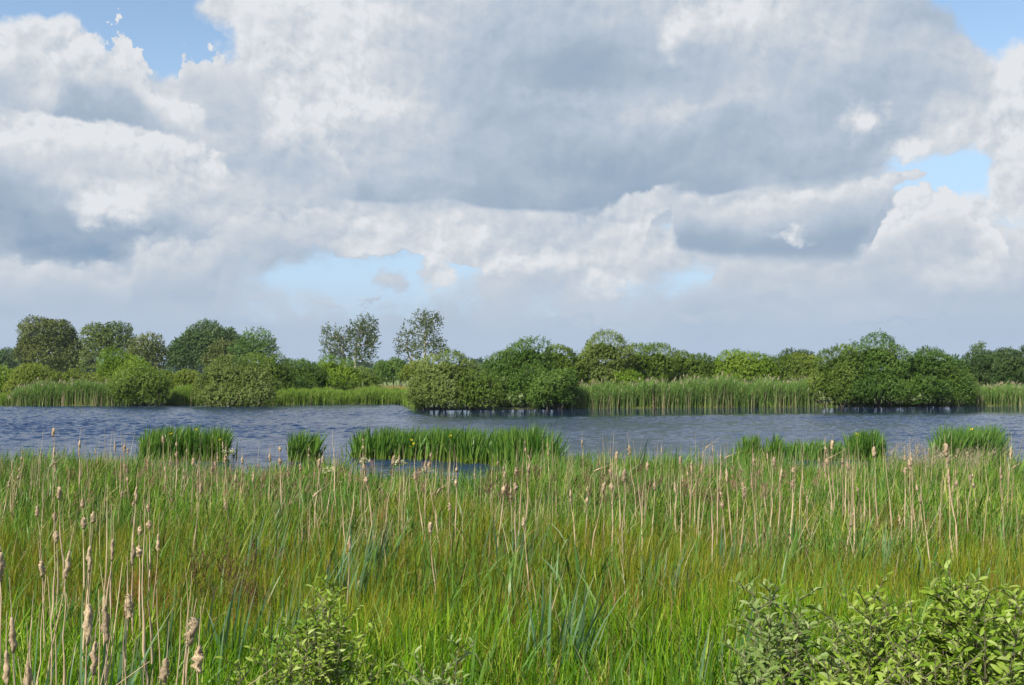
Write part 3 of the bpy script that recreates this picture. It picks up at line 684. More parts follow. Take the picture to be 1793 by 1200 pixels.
tree('tallest poplar, with two crown plumes and a drooping branch to its right', 746, 160, [(738, 562, 11, 14), (756, 568, 14, 18), (748, 590, 16, 18), (765, 606, 14, 10), (745, 614, 16, 12), (772, 616, 8, 6)], [(744, 650), (743, 625), (744, 600), (746, 575)], 'poplar', 'bark_pale', leaf=.28, dens=0.44, open_=.5, inner=False, name='poplar', tr=.22)
tree('small dark double-stemmed tree leaning above the hedge at the far right', 1712, 150, [(1708, 614, 5, 10), (1717, 610, 4, 7), (1710, 626, 6, 8)], [(1708, 640), (1708, 622), (1712, 608)], 'oak_deep', leaf=.22, dens=1.0, open_=.5, inner=False, tr=.1, name='poplar')
tree('dark far tree cut by the left edge of the view', 10, 290, [(10, 630, 13, 13), (-6, 634, 16, 14)], [(8, 650), (9, 632)], 'oak_deep', leaf=.45, dens=1.2, open_=.1)

# --- far-off woods (one mass)
g = Geo(); rng = np.random.default_rng(7)
bl = []
for (xa, xb, yt, d_) in [(-60, 160, 628, 420), (160, 345, 640, 480), (490, 560, 633, 520), (600, 730, 634, 480), (810, 900, 628, 520), (900, 1150, 636, 560), (1150, 1420, 632, 520), (1660, 1860, 628, 480), (120, 800, 644, 560), (345, 500, 640, 540)]:
    X = xa
    while X < xb:
        r = rng.uniform(9, 17); h_ = rng.uniform(-3, 5)
        bl.append(((X - 896.5) / F * d_, d_ + rng.uniform(-12, 12), H - (yt + h_ + 12 - HY) / F * d_ - 0, r / F * d_, r / F * d_, 13 / F * d_)); 
        bl.append(((X - 896.5) / F * d_, d_ - 4, H - (yt + 26 - HY) / F * d_, r / F * d_, r / F * d_, 15 / F * d_)); X += r * .9
crown(g, rng, bl, -1, 9000, 4, .9, .6, 1.2, lump=.1, lumpf=.3, inner=False, back=.3)
pp = np.concatenate([np.array(b[:3]) + norm(rng.normal(0, 1, (45, 3))) * np.array(b[3:6]) * .75 for b in bl])
leaves(g, rng, pp, rng.normal(0, 1, pp.shape), rng.normal(0, 1, pp.shape), 2.6, 2.0)
tag(link('distant_woods', g.mesh('distant_woods', M['farwood'])), 'bluish line of distant woods along the horizon', 'woods', kind='stuff')

# ------------------------------------------------------------------ far bank reeds and meadow
def bed(rng, Xa, Xb, d0, d1, n, follow=None):
    """random ground points between two view directions, d0..d1 beyond the far shore"""
    X = rng.uniform(Xa, Xb, n); tn = (X - 896.5) / F
    fs = far_shore(tn); y = fs + rng.uniform(d0, d1, n)
    x = tn * y
    return np.stack([x, y, ground_z(x, y) - .05], -1), X
def reedbed(name, label, Xa, Xb, n, hfun, mat, pan=True, depth=(0.2, 5), old=.12, w=.035, sideleaf=True):
    rng = np.random.default_rng(int(Xa) + 5000)
    b, X = bed(rng, Xa, Xb, depth[0], depth[1], n)
    ins = np.clip(np.sin(X * .21 + Xa) + np.sin(X * .083), 0, 2) * .35 + .25 * np.sin(X * .9)
    ky = (b[:, 1] - far_shore((X - 896.5) / F)) > ins - .3
    b, X = b[ky], X[ky]; n = len(X)
    edge = np.clip(np.minimum(X - Xa, Xb - X) / 14, .35, 1)
    h = hfun(X) * (1 + .07 * np.sin(X * .09 + Xa) + .05 * np.sin(X * .31) + .05 * np.sin(X * .77 + 2)) * edge * rng.uniform(.82, 1.08, n) + .05
    g = Geo()
    ribbons(g, rng, b, h, w, .05, .12, 4, (.05, 0))
    if sideleaf:
        for k in range(3):
            bb = b.copy(); bb[:, 2] += h * rng.uniform(.35, .75, n)
            ribbons(g, rng, bb, h * .28, w * .9, .7, .5, 2, (.15, 0))
    o = link(name, g.mesh(name, M[mat])); tag(o, label, 'reeds', kind='stuff')
    if pan:
        g2 = Geo(); k = rng.uniform(0, 1, n) < .07
        bb = b[k].copy(); bb[:, 2] += h[k] * .93
        ribbons(g2, rng, bb, .26, .06, .25, .5, 2, (.25, 0), prof=np.array([[.3, 1, .2]]))
        link('panicles', g2.mesh('panicles', M['panicle']), o)
    g3 = Geo(); k = rng.uniform(0, 1, n) < old
    ribbons(g3, rng, b[k] - np.array([0, .3, 0]), h[k] * .8, .03, .08, .05, 2)
    link('old_stems', g3.mesh('old_stems', M['reed_pale']), o)
    return o
reedbed('reeds', 'tall reed bed along the bank left of the round waterline willow', 14, 212, 5200, lambda X: np.interp(X, [10, 80, 180, 215], [1.15, 1.6, 1.65, 1.5]), 'reed')
reedbed('reeds', 'reed patch between the round willow and the large dome-shaped willow', 292, 352, 1600, lambda X: 1.25 + 0 * X, 'lush', pan=False)
reedbed('reeds', 'long tall reed bed along the water in front of the hedge', 968, 1432, 11000, lambda X: np.interp(X, [968, 1000, 1100, 1190, 1240, 1290, 1430], [1.35, 1.55, 1.6, 1.72, 1.95, 1.8, 1.65]), 'reed')
reedbed('reeds', 'reeds on the bank at the right edge beyond the large thicket', 1690, 1830, 3200, lambda X: 1.35 + 0 * X, 'reed', depth=(.2, 6))
reedbed('waterside_tufts', 'low bright tufts at the foot of the large right-hand thicket', 1420, 1700, 1500, lambda X: .45 + .25 * np.sin(X * .11) ** 2, 'lush', pan=False, depth=(-.2, .8), sideleaf=False)
reedbed('bank_grass', 'bright green grass and young reeds on the open bank between the willows', 465, 742, 11500, lambda X: 1.0 + .1 * np.sin(X * .05), 'lush', pan=False, depth=(.1, 9), old=.03)
reedbed('bank_grass', 'bright grass on the bank at the left edge', -60, 20, 2200, lambda X: .75 + 0 * X, 'lush', pan=False, depth=(.1, 6), old=.02)
rng = np.random.default_rng(71)
for (nm, lab, Xa, Xb, ya, yb, n, h_, mt) in [('orange_sedge', 'strip of orange-tan sedge on the open bank left of the central thicket', 652, 722, 88, 98, 2200, .95, 'orange_grass'),
        ('straw_grass', 'pale straw-coloured grass behind the bright bank grass', 500, 735, 100, 122, 4200, .95, 'straw_grass'),
        ('meadow_grass', 'meadow grass around the bushes behind the far bank', -40, 720, 90, 125, 5200, .7, 'lush')]:
    X = rng.uniform(Xa, Xb, n); y = rng.uniform(ya, yb, n); x = (X - 896.5) / F * y
    g = Geo(); ribbons(g, rng, np.stack([x, y, ground_z(x, y)], -1), h_ * rng.uniform(.7, 1.1, n), .06, .12, .2, 2)
    tag(link(nm, g.mesh(nm, M[mt])), lab, 'grass', kind='stuff')

# ------------------------------------------------------------------ iris clumps standing in the near water
def iris(label, Xa, Xb, Ytop, dfun, thick, n, mat='iris', flowers=(), hvar=.12, seed=0):
    rng = np.random.default_rng(900 + seed)
    Xc = (Xa + Xb) / 2; dc = dfun(Xc)
    root = link('iris_clump', None, loc=(wx_(Xc, dc), dc, -.05)); tag(root, label, 'water plant', 'iris clumps standing in the near water')
    X = rng.uniform(Xa + 4, Xb - 4, n)
    cl = rng.uniform(Xa + 3, Xb - 3, max(3, int((Xb - Xa) / 5))); k = rng.integers(0, len(cl), n)
    X = np.where(rng.uniform(0, 1, n) < .75, cl[k] + rng.normal(0, 2.4, n), X)
    dd = np.array([dfun(q) for q in X]) + rng.uniform(0, thick, n)
    X = np.where(rng.uniform(0, 1, n) < .06, X + rng.normal(0, 9, n), X)
    ed = np.maximum(np.minimum(X - Xa, Xb - X), 0) / ((Xb - Xa) * .5)
    b = np.stack([(X - 896.5) / F * dd, dd, np.full(n, -.15)], -1)
    top = H - (Ytop - HY) / F * dd
    h = (top + .15) * (1.04 + .07 * np.sin(X * .35 + seed) * np.sin(X * .13)) * (1 - hvar * 3.0 * rng.uniform(0, 1, n) ** 1.7) * np.clip(.5 + ed * 3.2 * (Xb - Xa) / 300 + rng.uniform(0, .3, n), .45, 1) * (1.02 + .04 * np.sin(X * .15))
    lb = b - np.array([wx_(Xc, dc), dc, -.05])
    g = Geo()
    ribbons(g, rng, lb, h, .034, .13, .16, 5, (.09, 0), prof=np.array([[.8, 1, 1, .9, .62, .05]]))
    link('leaves', g.mesh('iris_leaves', M[mat]), root)
    for (fx, fy) in flowers:
        d_ = dfun(fx); p_ = at(fx, fy, d_) - np.array([wx_(Xc, dc), dc, -.05])
        gs = Geo(); tube(gs, [[p_[0], p_[1], 0], [p_[0], p_[1], p_[2]]], .006, 5)
        st = link('flower_stem', gs.mesh('flower_stem', M['iris_light']), root)
        gf = Geo(); m_ = 9
        dirs = np.stack([np.cos(np.arange(m_) * 2.1), np.sin(np.arange(m_) * 2.1), rng.uniform(-.7, .9, m_)], -1)
        leaves(gf, rng, np.repeat(p_[None], m_, 0), dirs, rng.normal(0, 1, (m_, 3)), .05, .032)
        link('flower', gf.mesh('iris_flower', M['petal']), st)
    return root
iris('wide dark green iris clump on the left, with a few yellow flowers', 246, 402, 746, lambda X: 29.2, 1.7, 1500, flowers=[(345, 752), (385, 770), (300, 760)], seed=1)
iris('small round iris clump standing alone between the two wide clumps', 503, 560, 752, lambda X: 29.0, 1.0, 520, seed=2, hvar=.16)
iris('largest iris bed, stretching across the middle of the near water', 616, 976, 748, lambda X: np.interp(X, [616, 740, 850, 920, 976], [30, 29.6, 28, 26.3, 25.2]), 1.9, 3400, flowers=[(720, 770), (724, 777), (788, 763), (719, 782)], seed=3)
iris('leftmost small spiky iris tuft of the right-hand row', 1287, 1336, 761, lambda X: 29.8, .8, 330, seed=4, hvar=.18)
iris('second spiky iris tuft of the right-hand row, touching the first', 1336, 1372, 760, lambda X: 30.0, .8, 260, seed=5, hvar=.18)
iris('low pale green iris patch linking the tufts of the right-hand row', 1372, 1476, 769, lambda X: 29.6, 1.0, 640, 'iris_light', seed=6)
iris('rounded dense iris clump at the right end of the right-hand row', 1475, 1548, 752, lambda X: 29.6, 1.3, 760, seed=7, hvar=.16, flowers=[(1500, 760)])
iris('wide light green iris clump near the right edge of the water', 1628, 1756, 745, lambda X: 28.6, 1.6, 1300, 'iris_light', seed=8, flowers=[(1700, 752)])

# ------------------------------------------------------------------ near marsh vegetation
def scatter(rng, n, y0, y1, m=1.12, xr=None, clump=16):
    """points in the view wedge between y0 and y1 (uniform per area), kept on land"""
    y = np.sqrt(rng.uniform(y0 ** 2, y1 ** 2, n))
    tn = rng.uniform(-.4665 * m, .4665 * m, n) if xr is None else rng.uniform((xr[0] - 896.5) / F, (xr[1] - 896.5) / F, n)
    x = tn * y + rng.uniform(-.3, .3, n)
    m_ = n // clump; k = rng.integers(0, m_, n); pull = (rng.uniform(0, 1, n) < .7)
    sg = .03 + .05 * rng.uniform(0, 1, n)
    x = np.where(pull, x[k] + rng.normal(0, 1, n) * sg, x); y = np.where(pull, y[k] + rng.normal(0, 1, n) * sg, y)
    ok = y < near_shore(x / y) + .2 * np.sin(x * 2.3) + .25
    x, y = x[ok], y[ok]
    return np.stack([x, y, ground_z(x, y) - .03], -1)
def vnoise(x, y, s, seed):
    r = np.random.default_rng(seed); a = r.uniform(0, 6.28, 7); k = r.normal(0, s, (7, 2)); o = 0
    for i in range(7): o = o + np.sin(k[i, 0] * x + k[i, 1] * y + a[i])
    return o / 3.2
rng = np.random.default_rng(21)
# sedges and young reed at the water's edge
b = scatter(rng, 112000, 9.5, 25)
b = b[(b[:, 1] > 11.8 + 1.6 * vnoise(b[:, 0], b[:, 1], 1.1, 31)) | (rng.uniform(0, 1, len(b)) < .22)]; n = len(b)
hn = vnoise(b[:, 0], b[:, 1], 1.6, 5)
h = (.64 + .10 * hn + .10 * vnoise(b[:, 0], b[:, 1], .9, 41)) * rng.uniform(.55, 1.2, n)
g = Geo(); ribbons(g, rng, b, h, rng.uniform(.008, .024, n), .20, .36, 4, (.10, 0), rnd=np.clip(.42 + .12 * hn + rng.normal(0, .34, n), 0, 1))
tag(link('sedge', g.mesh('sedge', M['sedge'])), 'mixed green sedge between the near water edge and the rushes', 'sedge', kind='stuff')
# rushes, yellow-olive
b = scatter(rng, 100000, 6.0, 15)
q_ = vnoise(b[:, 0], b[:, 1], 1.0, 32)
b = b[((b[:, 1] > 7.2 + .9 * q_) & (b[:, 1] < 12.6 + 1.5 * q_)) | (rng.uniform(0, 1, len(b)) < .15)]; n = len(b)
hn = vnoise(b[:, 0], b[:, 1], 1.3, 6)
h = (.66 + .07 * hn) * rng.uniform(.6, 1.1, n)
g = Geo(); ribbons(g, rng, b, h, rng.uniform(.004, .009, n), .07, .10, 4, (.06, 0), rnd=np.clip(.45 + .12 * hn + rng.normal(0, .34, n), 0, 1))
tag(link('rushes', g.mesh('rushes', M['rush'])), 'yellow-olive band of fine rushes with brownish tips across the marsh', 'rushes', kind='stuff')
# near bright grass
b = scatter(rng, 95000, 3.4, 11)
b = b[(b[:, 1] < 7.6 + 1.1 * vnoise(b[:, 0], b[:, 1], 1.2, 33)) | (rng.uniform(0, 1, len(b)) < .12)]; n = len(b)
hn = vnoise(b[:, 0], b[:, 1], 1.8, 8)
h = np.interp(b[:, 1], [3.4, 5.5, 8, 9.5], [.55, .68, .66, .5]) * (1 + .1 * hn) * rng.uniform(.55, 1.15, n)
g = Geo(); ribbons(g, rng, b, h, rng.uniform(.005, .017, n), .17, .30, 5, (.05, 0), rnd=np.clip(.42 + .1 * hn + rng.normal(0, .34, n), 0, 1))
tag(link('grass', g.mesh('grass', M['grass'])), 'fresh bright green grass in the nearest part of the marsh', 'grass', kind='stuff')
# broad green leaves standing out of all of it
b = scatter(rng, 15000, 4, 24, clump=8); n = len(b)
g = Geo(); ribbons(g, rng, b, rng.uniform(.5, .85, n), rng.uniform(.014, .03, n), .13, .22, 5, (.07, 0), prof=np.array([[.6, .9, 1, .85, .5, .04]]))
tag(link('broad_leaves', g.mesh('broad_leaves', M['iris_light'])), 'broad upright green leaves scattered through the marsh grass', 'marsh leaves', kind='stuff')
# dry blades all over
b = np.concatenate([scatter(rng, 6000, 4, 23), scatter(rng, 8000, 11, 23)]); n = len(b)
g = Geo(); ribbons(g, rng, b, rng.uniform(.35, .85, n), rng.uniform(.004, .012, n), .22, .3, 4, (.05, 0))
tag(link('dry_grass', g.mesh('dry_grass', M['dry'])), 'dead straw blades mixed through the marsh grass', 'dry grass', kind='stuff')
b = scatter(rng, 650, 11.5, 24, clump=3); n = len(b)
g = Geo(); ribbons(g, rng, b, rng.uniform(.85, 1.3, n), rng.uniform(.007, .012, n), .06, .05, 4, (.03, 0))
tag(link('old_reed_stems', g.mesh('old_reed_stems', M['dry'])), 'thin dead reed stems standing in the sedge near the water', 'dead reeds', kind='stuff')
b = scatter(rng, 5000, 4.5, 14); n = len(b)
g = Geo(); ribbons(g, rng, b, rng.uniform(.4, .8, n), .005, .12, .1, 3, (.05, 0))
tag(link('rusty_stems', g.mesh('rusty_stems', M['rust'])), 'thin rust-brown stems among the rushes', 'stems', kind='stuff')
# pinkish grass panicles towards the water's edge
def panicles(name, label, xr, y0, y1, n, mat, hz_, size):
    b = scatter(rng, n, y0, y1, xr=xr, clump=2); n = len(b); h = rng.uniform(*hz_, n)
    g = Geo(); ribbons(g, rng, b, h, .004, .08, .1, 3, (.08, 0))
    for k in range(9):
        bb = b + np.stack([.08 * h, 0 * h, h * rng.uniform(.82, 1.0, n)], -1) + rng.normal(0, .012, b.shape)
        ribbons(g, rng, bb, size * rng.uniform(.5, 1.1, n), .008, .5, .5, 2, (.3, 0), prof=np.array([[.6, 1, .4]]))
    tag(link(name, g.mesh(name, M[mat])), label, 'grass heads', kind='stuff')
panicles('pink_panicles', 'reddish pink grass heads near the water on the left', (120, 760), 13.5, 19, 200, 'pink', (.65, .85), .08)
panicles('pink_panicles', 'reddish grass heads near the water right of centre', (1180, 1500), 14.5, 20, 80, 'pink', (.65, .85), .08)
panicles('brown_panicles', 'drooping brown grass heads scattered near the water edge', (850, 1250), 13, 17, 90, 'brownpan', (.8, .95), .16)
panicles('brown_panicles', 'brownish seed umbels by the water near the right edge', (1560, 1730), 18, 21, 120, 'panicle', (.75, .98), .12)

# tufts one can point to
def tuft(name, label, cat, X, d, r, n, h, w, mat, lean=.12, curve=.1, group=None, wind=(.08, 0), nseg=5, prof=None, head=None, seed=1):
    rg = np.random.default_rng(seed + int(X) * 7); x = wx_(X, d); z = float(ground_z(x, d))
    root = link(name, None, loc=(x, d, z)); tag(root, label, cat, group)
    b = np.stack([rg.normal(0, r, n), rg.normal(0, r * .7, n), np.full(n, -.04)], -1)
    hh_ = h * rg.uniform(.62, 1.08, n)
    g = Geo(); ribbons(g, rg, b, hh_, w * rg.uniform(.8, 1.1, n), lean, curve, nseg, wind, prof=prof)
    link('blades', g.mesh(name + '_blades', M[mat]), root)
    if head:
        g = Geo()
        for k in range(10):
            bb = b + np.stack([wind[0] * hh_, 0 * hh_, hh_ * rg.uniform(.78, 1.0, n)], -1) + rg.normal(0, .015, b.shape)
            ribbons(g, rg, bb, head[1] * rg.uniform(.5, 1.1, n), .006, .5, .6, 2, (.3, 0), prof=np.array([[.6, 1, .4]]))
        link('seed_heads', g.mesh(name + '_heads', M[head[0]]), root)
    return root
GC = 'leafy cattail clumps in the marsh'
CT = [(975, 985, 7.0, .11, 22, .026, 'large blue-green cattail clump with bent leaf tips in the centre of the marsh'),
      (1160, 955, 9.2, .10, 18, .024, 'upright blue-green cattail clump right of the large central clump'),
      (1205, 1075, 6.6, .09, 6, .022, 'sparse low cattail leaves at lower centre right'),
      (640, 895, 10.5, .12, 20, .026, 'dark green cattail clump with spreading leaves left of centre'),
      (590, 925, 9.2, .13, 16, .024, 'thin upright cattail clump behind the left-centre sallow'),
      (425, 1015, 6.9, .25, 20, .024, 'wide loose blue-green cattail clump left of the left-centre sallow'),
      (330, 1040, 6.4, .14, 9, .022, 'few tall cattail leaves behind the stalk with the low fluffy head'),
      (505, 1010, 7.2, .14, 11, .022, 'grey-green cattail leaves directly left of the left-centre sallow'),
      (1256, 920, 10.2, .06, 11, .03, 'short broad-leaved blue-green cattail tuft in the reed mix right of centre'),
      (1275, 1020, 6.8, .02, 3, .028, 'single upright blue-green cattail leaf pair right of centre'),
      (1525, 915, 10.6, .2, 14, .024, 'pale blue-green cattail leaves among the stalks on the right'),
      (890, 905, 10.8, .14, 14, .022, 'dark arching cattail leaves behind the large central clump'),
      (468, 905, 10.6, .2, 12, .022, 'dark arching cattail leaves in the olive rushes on the left'),
      (130, 1085, 5.0, .14, 10, .024, 'blue-green cattail leaves between the stalks at lower left'),
      (225, 1095, 4.9, .12, 9, .024, 'cattail leaves behind the thick stalks at bottom left'),
      (60, 1070, 5.0, .1, 6, .022, 'two-toned cattail leaves near the bottom left corner'),
      (1390, 1100, 5.6, .05, 4, .022, 'thin cattail leaves left of the right-hand sallow'),
      (1320, 1050, 6.6, .1, 5, .022, 'slim cattail leaves in front of the olive rushes on the right')]
for i, (X, Yt, d, r, n, w, lab) in enumerate(CT):
    z = float(ground_z(wx_(X, d), d)); h = H - (Yt - HY) / F * d - z
    tuft('cattail_plant', lab, 'cattail plant', X, d, r * .9, int(n * 1.7), h * 1.1, w, 'cattail_leaf', .08, .10, GC, (.12, 0), 7, np.array([[.8, 1, 1, .95, .85, .65, .4, .04]]), seed=i)
ET = [(45, 772, 21.3), (75, 768, 21.5), (110, 776, 21.2), (165, 785, 21.5), (215, 792, 21.6), (925, 790, 22.0), (1015, 788, 22.2), (1150, 755, 20.6), (1178, 764, 20.8),
      (1105, 778, 21.5), (1235, 775, 21.3), (300, 800, 21.5), (690, 815, 19.2), (560, 800, 20.8), (1440, 795, 20.6), (1600, 790, 20.4), (1770, 765, 19.5), (1745, 790, 20.5)]
LB = ['leftmost', 'second', 'third', 'fourth', 'fifth', 'sixth']
for i, (X, Yt, d) in enumerate(ET):
    z = float(ground_z(wx_(X, d), d)); h = H - (Yt - HY) / F * d - z
    order = sorted(range(len(ET)), key=lambda q: ET[q][0]).index(i)
    sec = ['at the left end of the shore', 'in front of the wide left iris clump', 'at the gap before the largest iris bed', 'in front of the largest iris bed', 'at the right end of the largest iris bed',
           'left of the right-hand iris row', 'below the right-hand iris row', 'at the right end of the shore'][int(np.searchsorted([230, 450, 600, 800, 960, 1260, 1620], X))]
    same = [q for q in sorted(range(len(ET)), key=lambda q: ET[q][0]) if int(np.searchsorted([230, 450, 600, 800, 960, 1260, 1620], ET[q][0])) == int(np.searchsorted([230, 450, 600, 800, 960, 1260, 1620], X))]
    lab = 'dark leafy cattail tuft ' + sec + ('' if len(same) == 1 else ', ' + LB[same.index(i)] + (' of those' if same.index(i) == 0 else ' from left'))
    tuft('cattail_plant', lab, 'cattail plant', X, d, .35, 26, h, .028, 'iris', .16, .22, 'cattail tufts on the near water edge', (.16, 0), 5, np.array([[.8, 1, .95, .8, .55, .04]]), seed=i + 40)
tuft('red_rush_tuft', 'rust-red rush tuft in the olive rushes on the left', 'rush tuft', 242, 8.6, .14, 150, .80, .006, 'redrush', .10, .08, None)
for X, Y, lab in [(350, 945, 'dark brown drooping seed heads left of the long olive gap'), (400, 962, 'lower dark brown drooping seed heads right of the first brown tuft'), (432, 958, 'small purplish brown seed heads at the right of the brown tufts')]:
    d = 8.4; z = float(ground_z(wx_(X, d), d)); h = H - (Y - HY) / F * d - z
    tuft('brown_grass_tuft', lab, 'grass tuft', X, d, .09, 16, h, .005, 'sedge', .08, .1, 'brown grass tufts', head=('brownpan', .12), seed=3)
def dock(label, X, Ytop, d, n, L):
    rg = np.random.default_rng(int(X)); x = wx_(X, d); z = float(ground_z(x, d)); top = H - (Ytop - HY) / F * d - z
    root = link('dock_plant', None, loc=(x, d, z)); tag(root, label, 'plant', 'broad-leaved docks')
    g = Geo(); tube(g, [[0, 0, 0], [.01, 0, top * .9]], [.008, .005], 5); link('stem', g.mesh('dock_stem', M['bark_twig']), root)
    pz = top * rg.uniform(.35, .92, n); th = rg.uniform(0, 6.28, n)
    dr = np.stack([np.cos(th), np.sin(th) * .8, rg.uniform(.5, 1.8, n)], -1)
    g = Geo(); leaves(g, rg, np.stack([0 * pz, 0 * pz, pz], -1), dr, rg.normal(0, .4, (n, 3)) + [0, -.5, .9], L * rg.uniform(.5, 1.0, n), L * .26, fold=.12)
    link('leaves', g.mesh('dock_leaves', M['dock']), root)
tuft('dock_plant', 'dark broad-leaved plant right of the marsh centre', 'plant', 1015, 9.6, .10, 16, .80, .045, 'dock', .25, .35, 'broad-leaved docks', (.05, 0), 5, np.array([[.4, .9, 1, .85, .5, .04]]), seed=5)
tuft('dock_plant', 'dark broad-leaved plant among the stalks on the right', 'plant', 1622, 9.8, .10, 15, .86, .045, 'dock', .25, .35, 'broad-leaved docks', (.05, 0), 5, np.array([[.4, .9, 1, .85, .5, .04]]), seed=6)
dock('dark leafy plant at the water edge below the largest iris bed', 690, 812, 19.0, 16, .24)
for i, (X, Y, d) in enumerate([(640, 805, 18.6), (700, 808, 18.4), (575, 822, 18.0), (748, 822, 18.0), (1655, 795, 19.5), (400, 790, 20.0)]):
    rg = np.random.default_rng(300 + i); x = wx_(X, d); z = float(ground_z(x, d)); top = H - (Y - HY) / F * d - z
    root = link('umbel_plant', None, loc=(x, d, z)); tag(root, 'cream umbel flower head near the water, ' + ['left of the largest iris bed gap', 'below the left part of the largest iris bed', 'right of the small round iris clump', 'below the middle of the largest iris bed', 'below the wide light green iris clump', 'right of the wide left iris clump'][i], 'flower', 'umbel flowers')
    g = Geo(); gf = Geo()
    tube(g, [[0, 0, 0], [0, 0, top * .92]], [.007, .004], 5)
    for k in range(14):
        a = rg.uniform(0, 6.28); r_ = rg.uniform(.02, .13); e = np.array([math.cos(a) * r_, math.sin(a) * r_, top + rg.uniform(-.04, .02)])
        tube(g, [[0, 0, top * .9], e], [.003, .002], 4)
        leaves(gf, rg, np.repeat(e[None], 6, 0) + rg.normal(0, .012, (6, 3)), rg.normal(0, 1, (6, 3)), rg.normal(0, .3, (6, 3)) + [0, 0, 1], .03, .03)
    link('stem', g.mesh('umbel_stem', M['herb']), root); link('flower_head', gf.mesh('umbel_head', M['umbel']), root)

# --- sallow shrubs close to the camera
def sallow(label, X, d, shoots, mat='near_willow', leafL=.07, name='sallow_shrub', group='young sallow shrubs in the near marsh', side=6, cat='shrub', lw=.36):
    """shoots: (X, Ytop, spread px) main leaders; each gets side shoots"""
    seedc[0] += 1; rg = np.random.default_rng(seedc[0]); x0 = wx_(X, d); z0 = float(ground_z(x0, d))
    root = link(name, None, loc=(x0, d, z0)); tag(root, label, cat, group)
    gs = Geo(); gl = Geo()
    P_, D_, S_ = [], [], []
    for (sx, sy, sp) in shoots:
        sy += 34
        for k in range(side):
            ex = (sx + rg.normal(0, sp) * (0 if k == 0 else 1) - X) / F * d; ey = rg.normal(0, .16)
            ez = H - (sy - HY) / F * d - z0 - (0 if k == 0 else abs(rg.normal(0, .13)) + .02)
            s0 = np.array([ex * .35 + rg.normal(0, .04), ey * .4, 0]); m_ = np.array([ex * .75 + rg.normal(0, .02), ey * .8, ez * .55]); e0 = np.array([ex, ey, ez])
            tube(gs, [s0, m_, e0], [.007, .0045, .0015], 5)
            Lg = min(ez * .8, .75); nl = int(Lg / .022)
            tq = 1 - (np.arange(nl) * .022) / ez
            tq = tq[tq > .3]; nl = len(tq)
            q0 = (1 - tq)[:, None] ** 2 * s0 + 2 * (tq * (1 - tq))[:, None] * (2 * m_ - .5 * (s0 + e0)) + (tq ** 2)[:, None] * e0
            ax = norm(e0 - m_)[None]
            th = np.arange(nl) * 2.4 + rg.uniform(0, 6)
            ring = np.stack([np.cos(th), np.sin(th), 0 * th], -1)
            fr = np.clip((1 - tq) * ez / .12, 0, 1)[:, None]
            P_.append(q0 + ring * .004); D_.append(norm(ax * (1.25 - .7 * fr) + ring * (.35 + .6 * fr) + rg.normal(0, .15, (nl, 3)))); S_.append(np.clip(.5 + fr[:, 0] * .5, 0, 1) * rg.uniform(.7, 1.15, nl))
            # short leafy spurs
            for u_ in np.arange(2, nl, 4):
                dd = norm(ring[u_] + ax[0] * .7); ls = rg.uniform(.06, .16)
                tube(gs, [q0[u_], q0[u_] + dd * ls], [.003, .0015], 4)
                m2 = 6; tt = np.linspace(.3, 1, m2)[:, None]; th2 = np.arange(m2) * 2.4
                P_.append(q0[u_] + dd * ls * tt); D_.append(norm(dd * .8 + np.stack([np.cos(th2), np.sin(th2), .2 + 0 * th2], -1))); S_.append(rg.uniform(.6, 1.05, m2))
    P_ = np.concatenate(P_); D_ = np.concatenate(D_); S_ = np.concatenate(S_)
    nr = norm(rg.normal(0, .45, P_.shape) + [-.1, -.25, 1])
    leaves(gl, rg, P_, D_, nr, leafL * S_, leafL * lw * S_, fold=.18)
    link('stems', gs.mesh('sallow_stems', M['bark_twig']), root)
    link('leaves', gl.mesh('sallow_leaves', M[mat]), root)
sallow('grey-leaved sallow with two tall upright shoots, left end of the right-hand shrubs', 1375, 4.9, [(1345, 985, 8), (1380, 990, 12), (1408, 1000, 8), (1322, 1045, 10), (1375, 1060, 20)], 'near_willow_grey', .06, side=4)
sallow('low grey-green sallow in front of the two tall grey shoots', 1340, 4.6, [(1310, 1110, 16), (1350, 1120, 22), (1395, 1100, 20), (1290, 1140, 10)], 'near_willow_grey', .06, side=5)
sallow('bushy green sallow right of the tall grey shoots', 1500, 4.8, [(1510, 990, 10), (1535, 1000, 10), (1470, 1060, 20), (1550, 1040, 22), (1500, 1080, 30)], 'near_willow', .052, side=7)
sallow('broad green sallow in the middle of the right-hand shrub mass', 1610, 4.7, [(1590, 1040, 26), (1640, 1030, 22), (1560, 1080, 30), (1620, 1100, 34)], 'near_willow', .054, side=8)
sallow('tallest leafy sallow of the right-hand shrubs, with large pointed leaves', 1690, 4.5, [(1682, 965, 9), (1700, 985, 14), (1665, 1010, 16), (1725, 1020, 18), (1690, 1070, 30)], 'near_willow', .062, side=7)
sallow('green sallow at the right edge of the view', 1765, 4.7, [(1745, 1010, 16), (1770, 980, 12), (1740, 1080, 22), (1785, 1060, 20)], 'near_willow', .055, side=7)
sallow('low leafy sallow filling the bottom right corner', 1650, 4.05, [(1480, 1120, 30), (1560, 1115, 34), (1640, 1120, 34), (1720, 1110, 34), (1775, 1120, 20), (1420, 1140, 24)], 'near_willow', .048, side=8)
sallow('tall bushy green sallow left of the picture centre', 560, 5.2, [(545, 1005, 8), (570, 1000, 9), (592, 1015, 8), (530, 1050, 14), (610, 1060, 16), (565, 1070, 24), (638, 1100, 10)], 'near_willow', .05, side=5)
sallow('low light green sallow at the foot of the tall left-centre sallow', 470, 4.8, [(430, 1110, 18), (480, 1085, 20), (520, 1090, 22), (560, 1120, 26), (400, 1150, 14), (620, 1150, 16)], 'near_willow', .045, side=5)
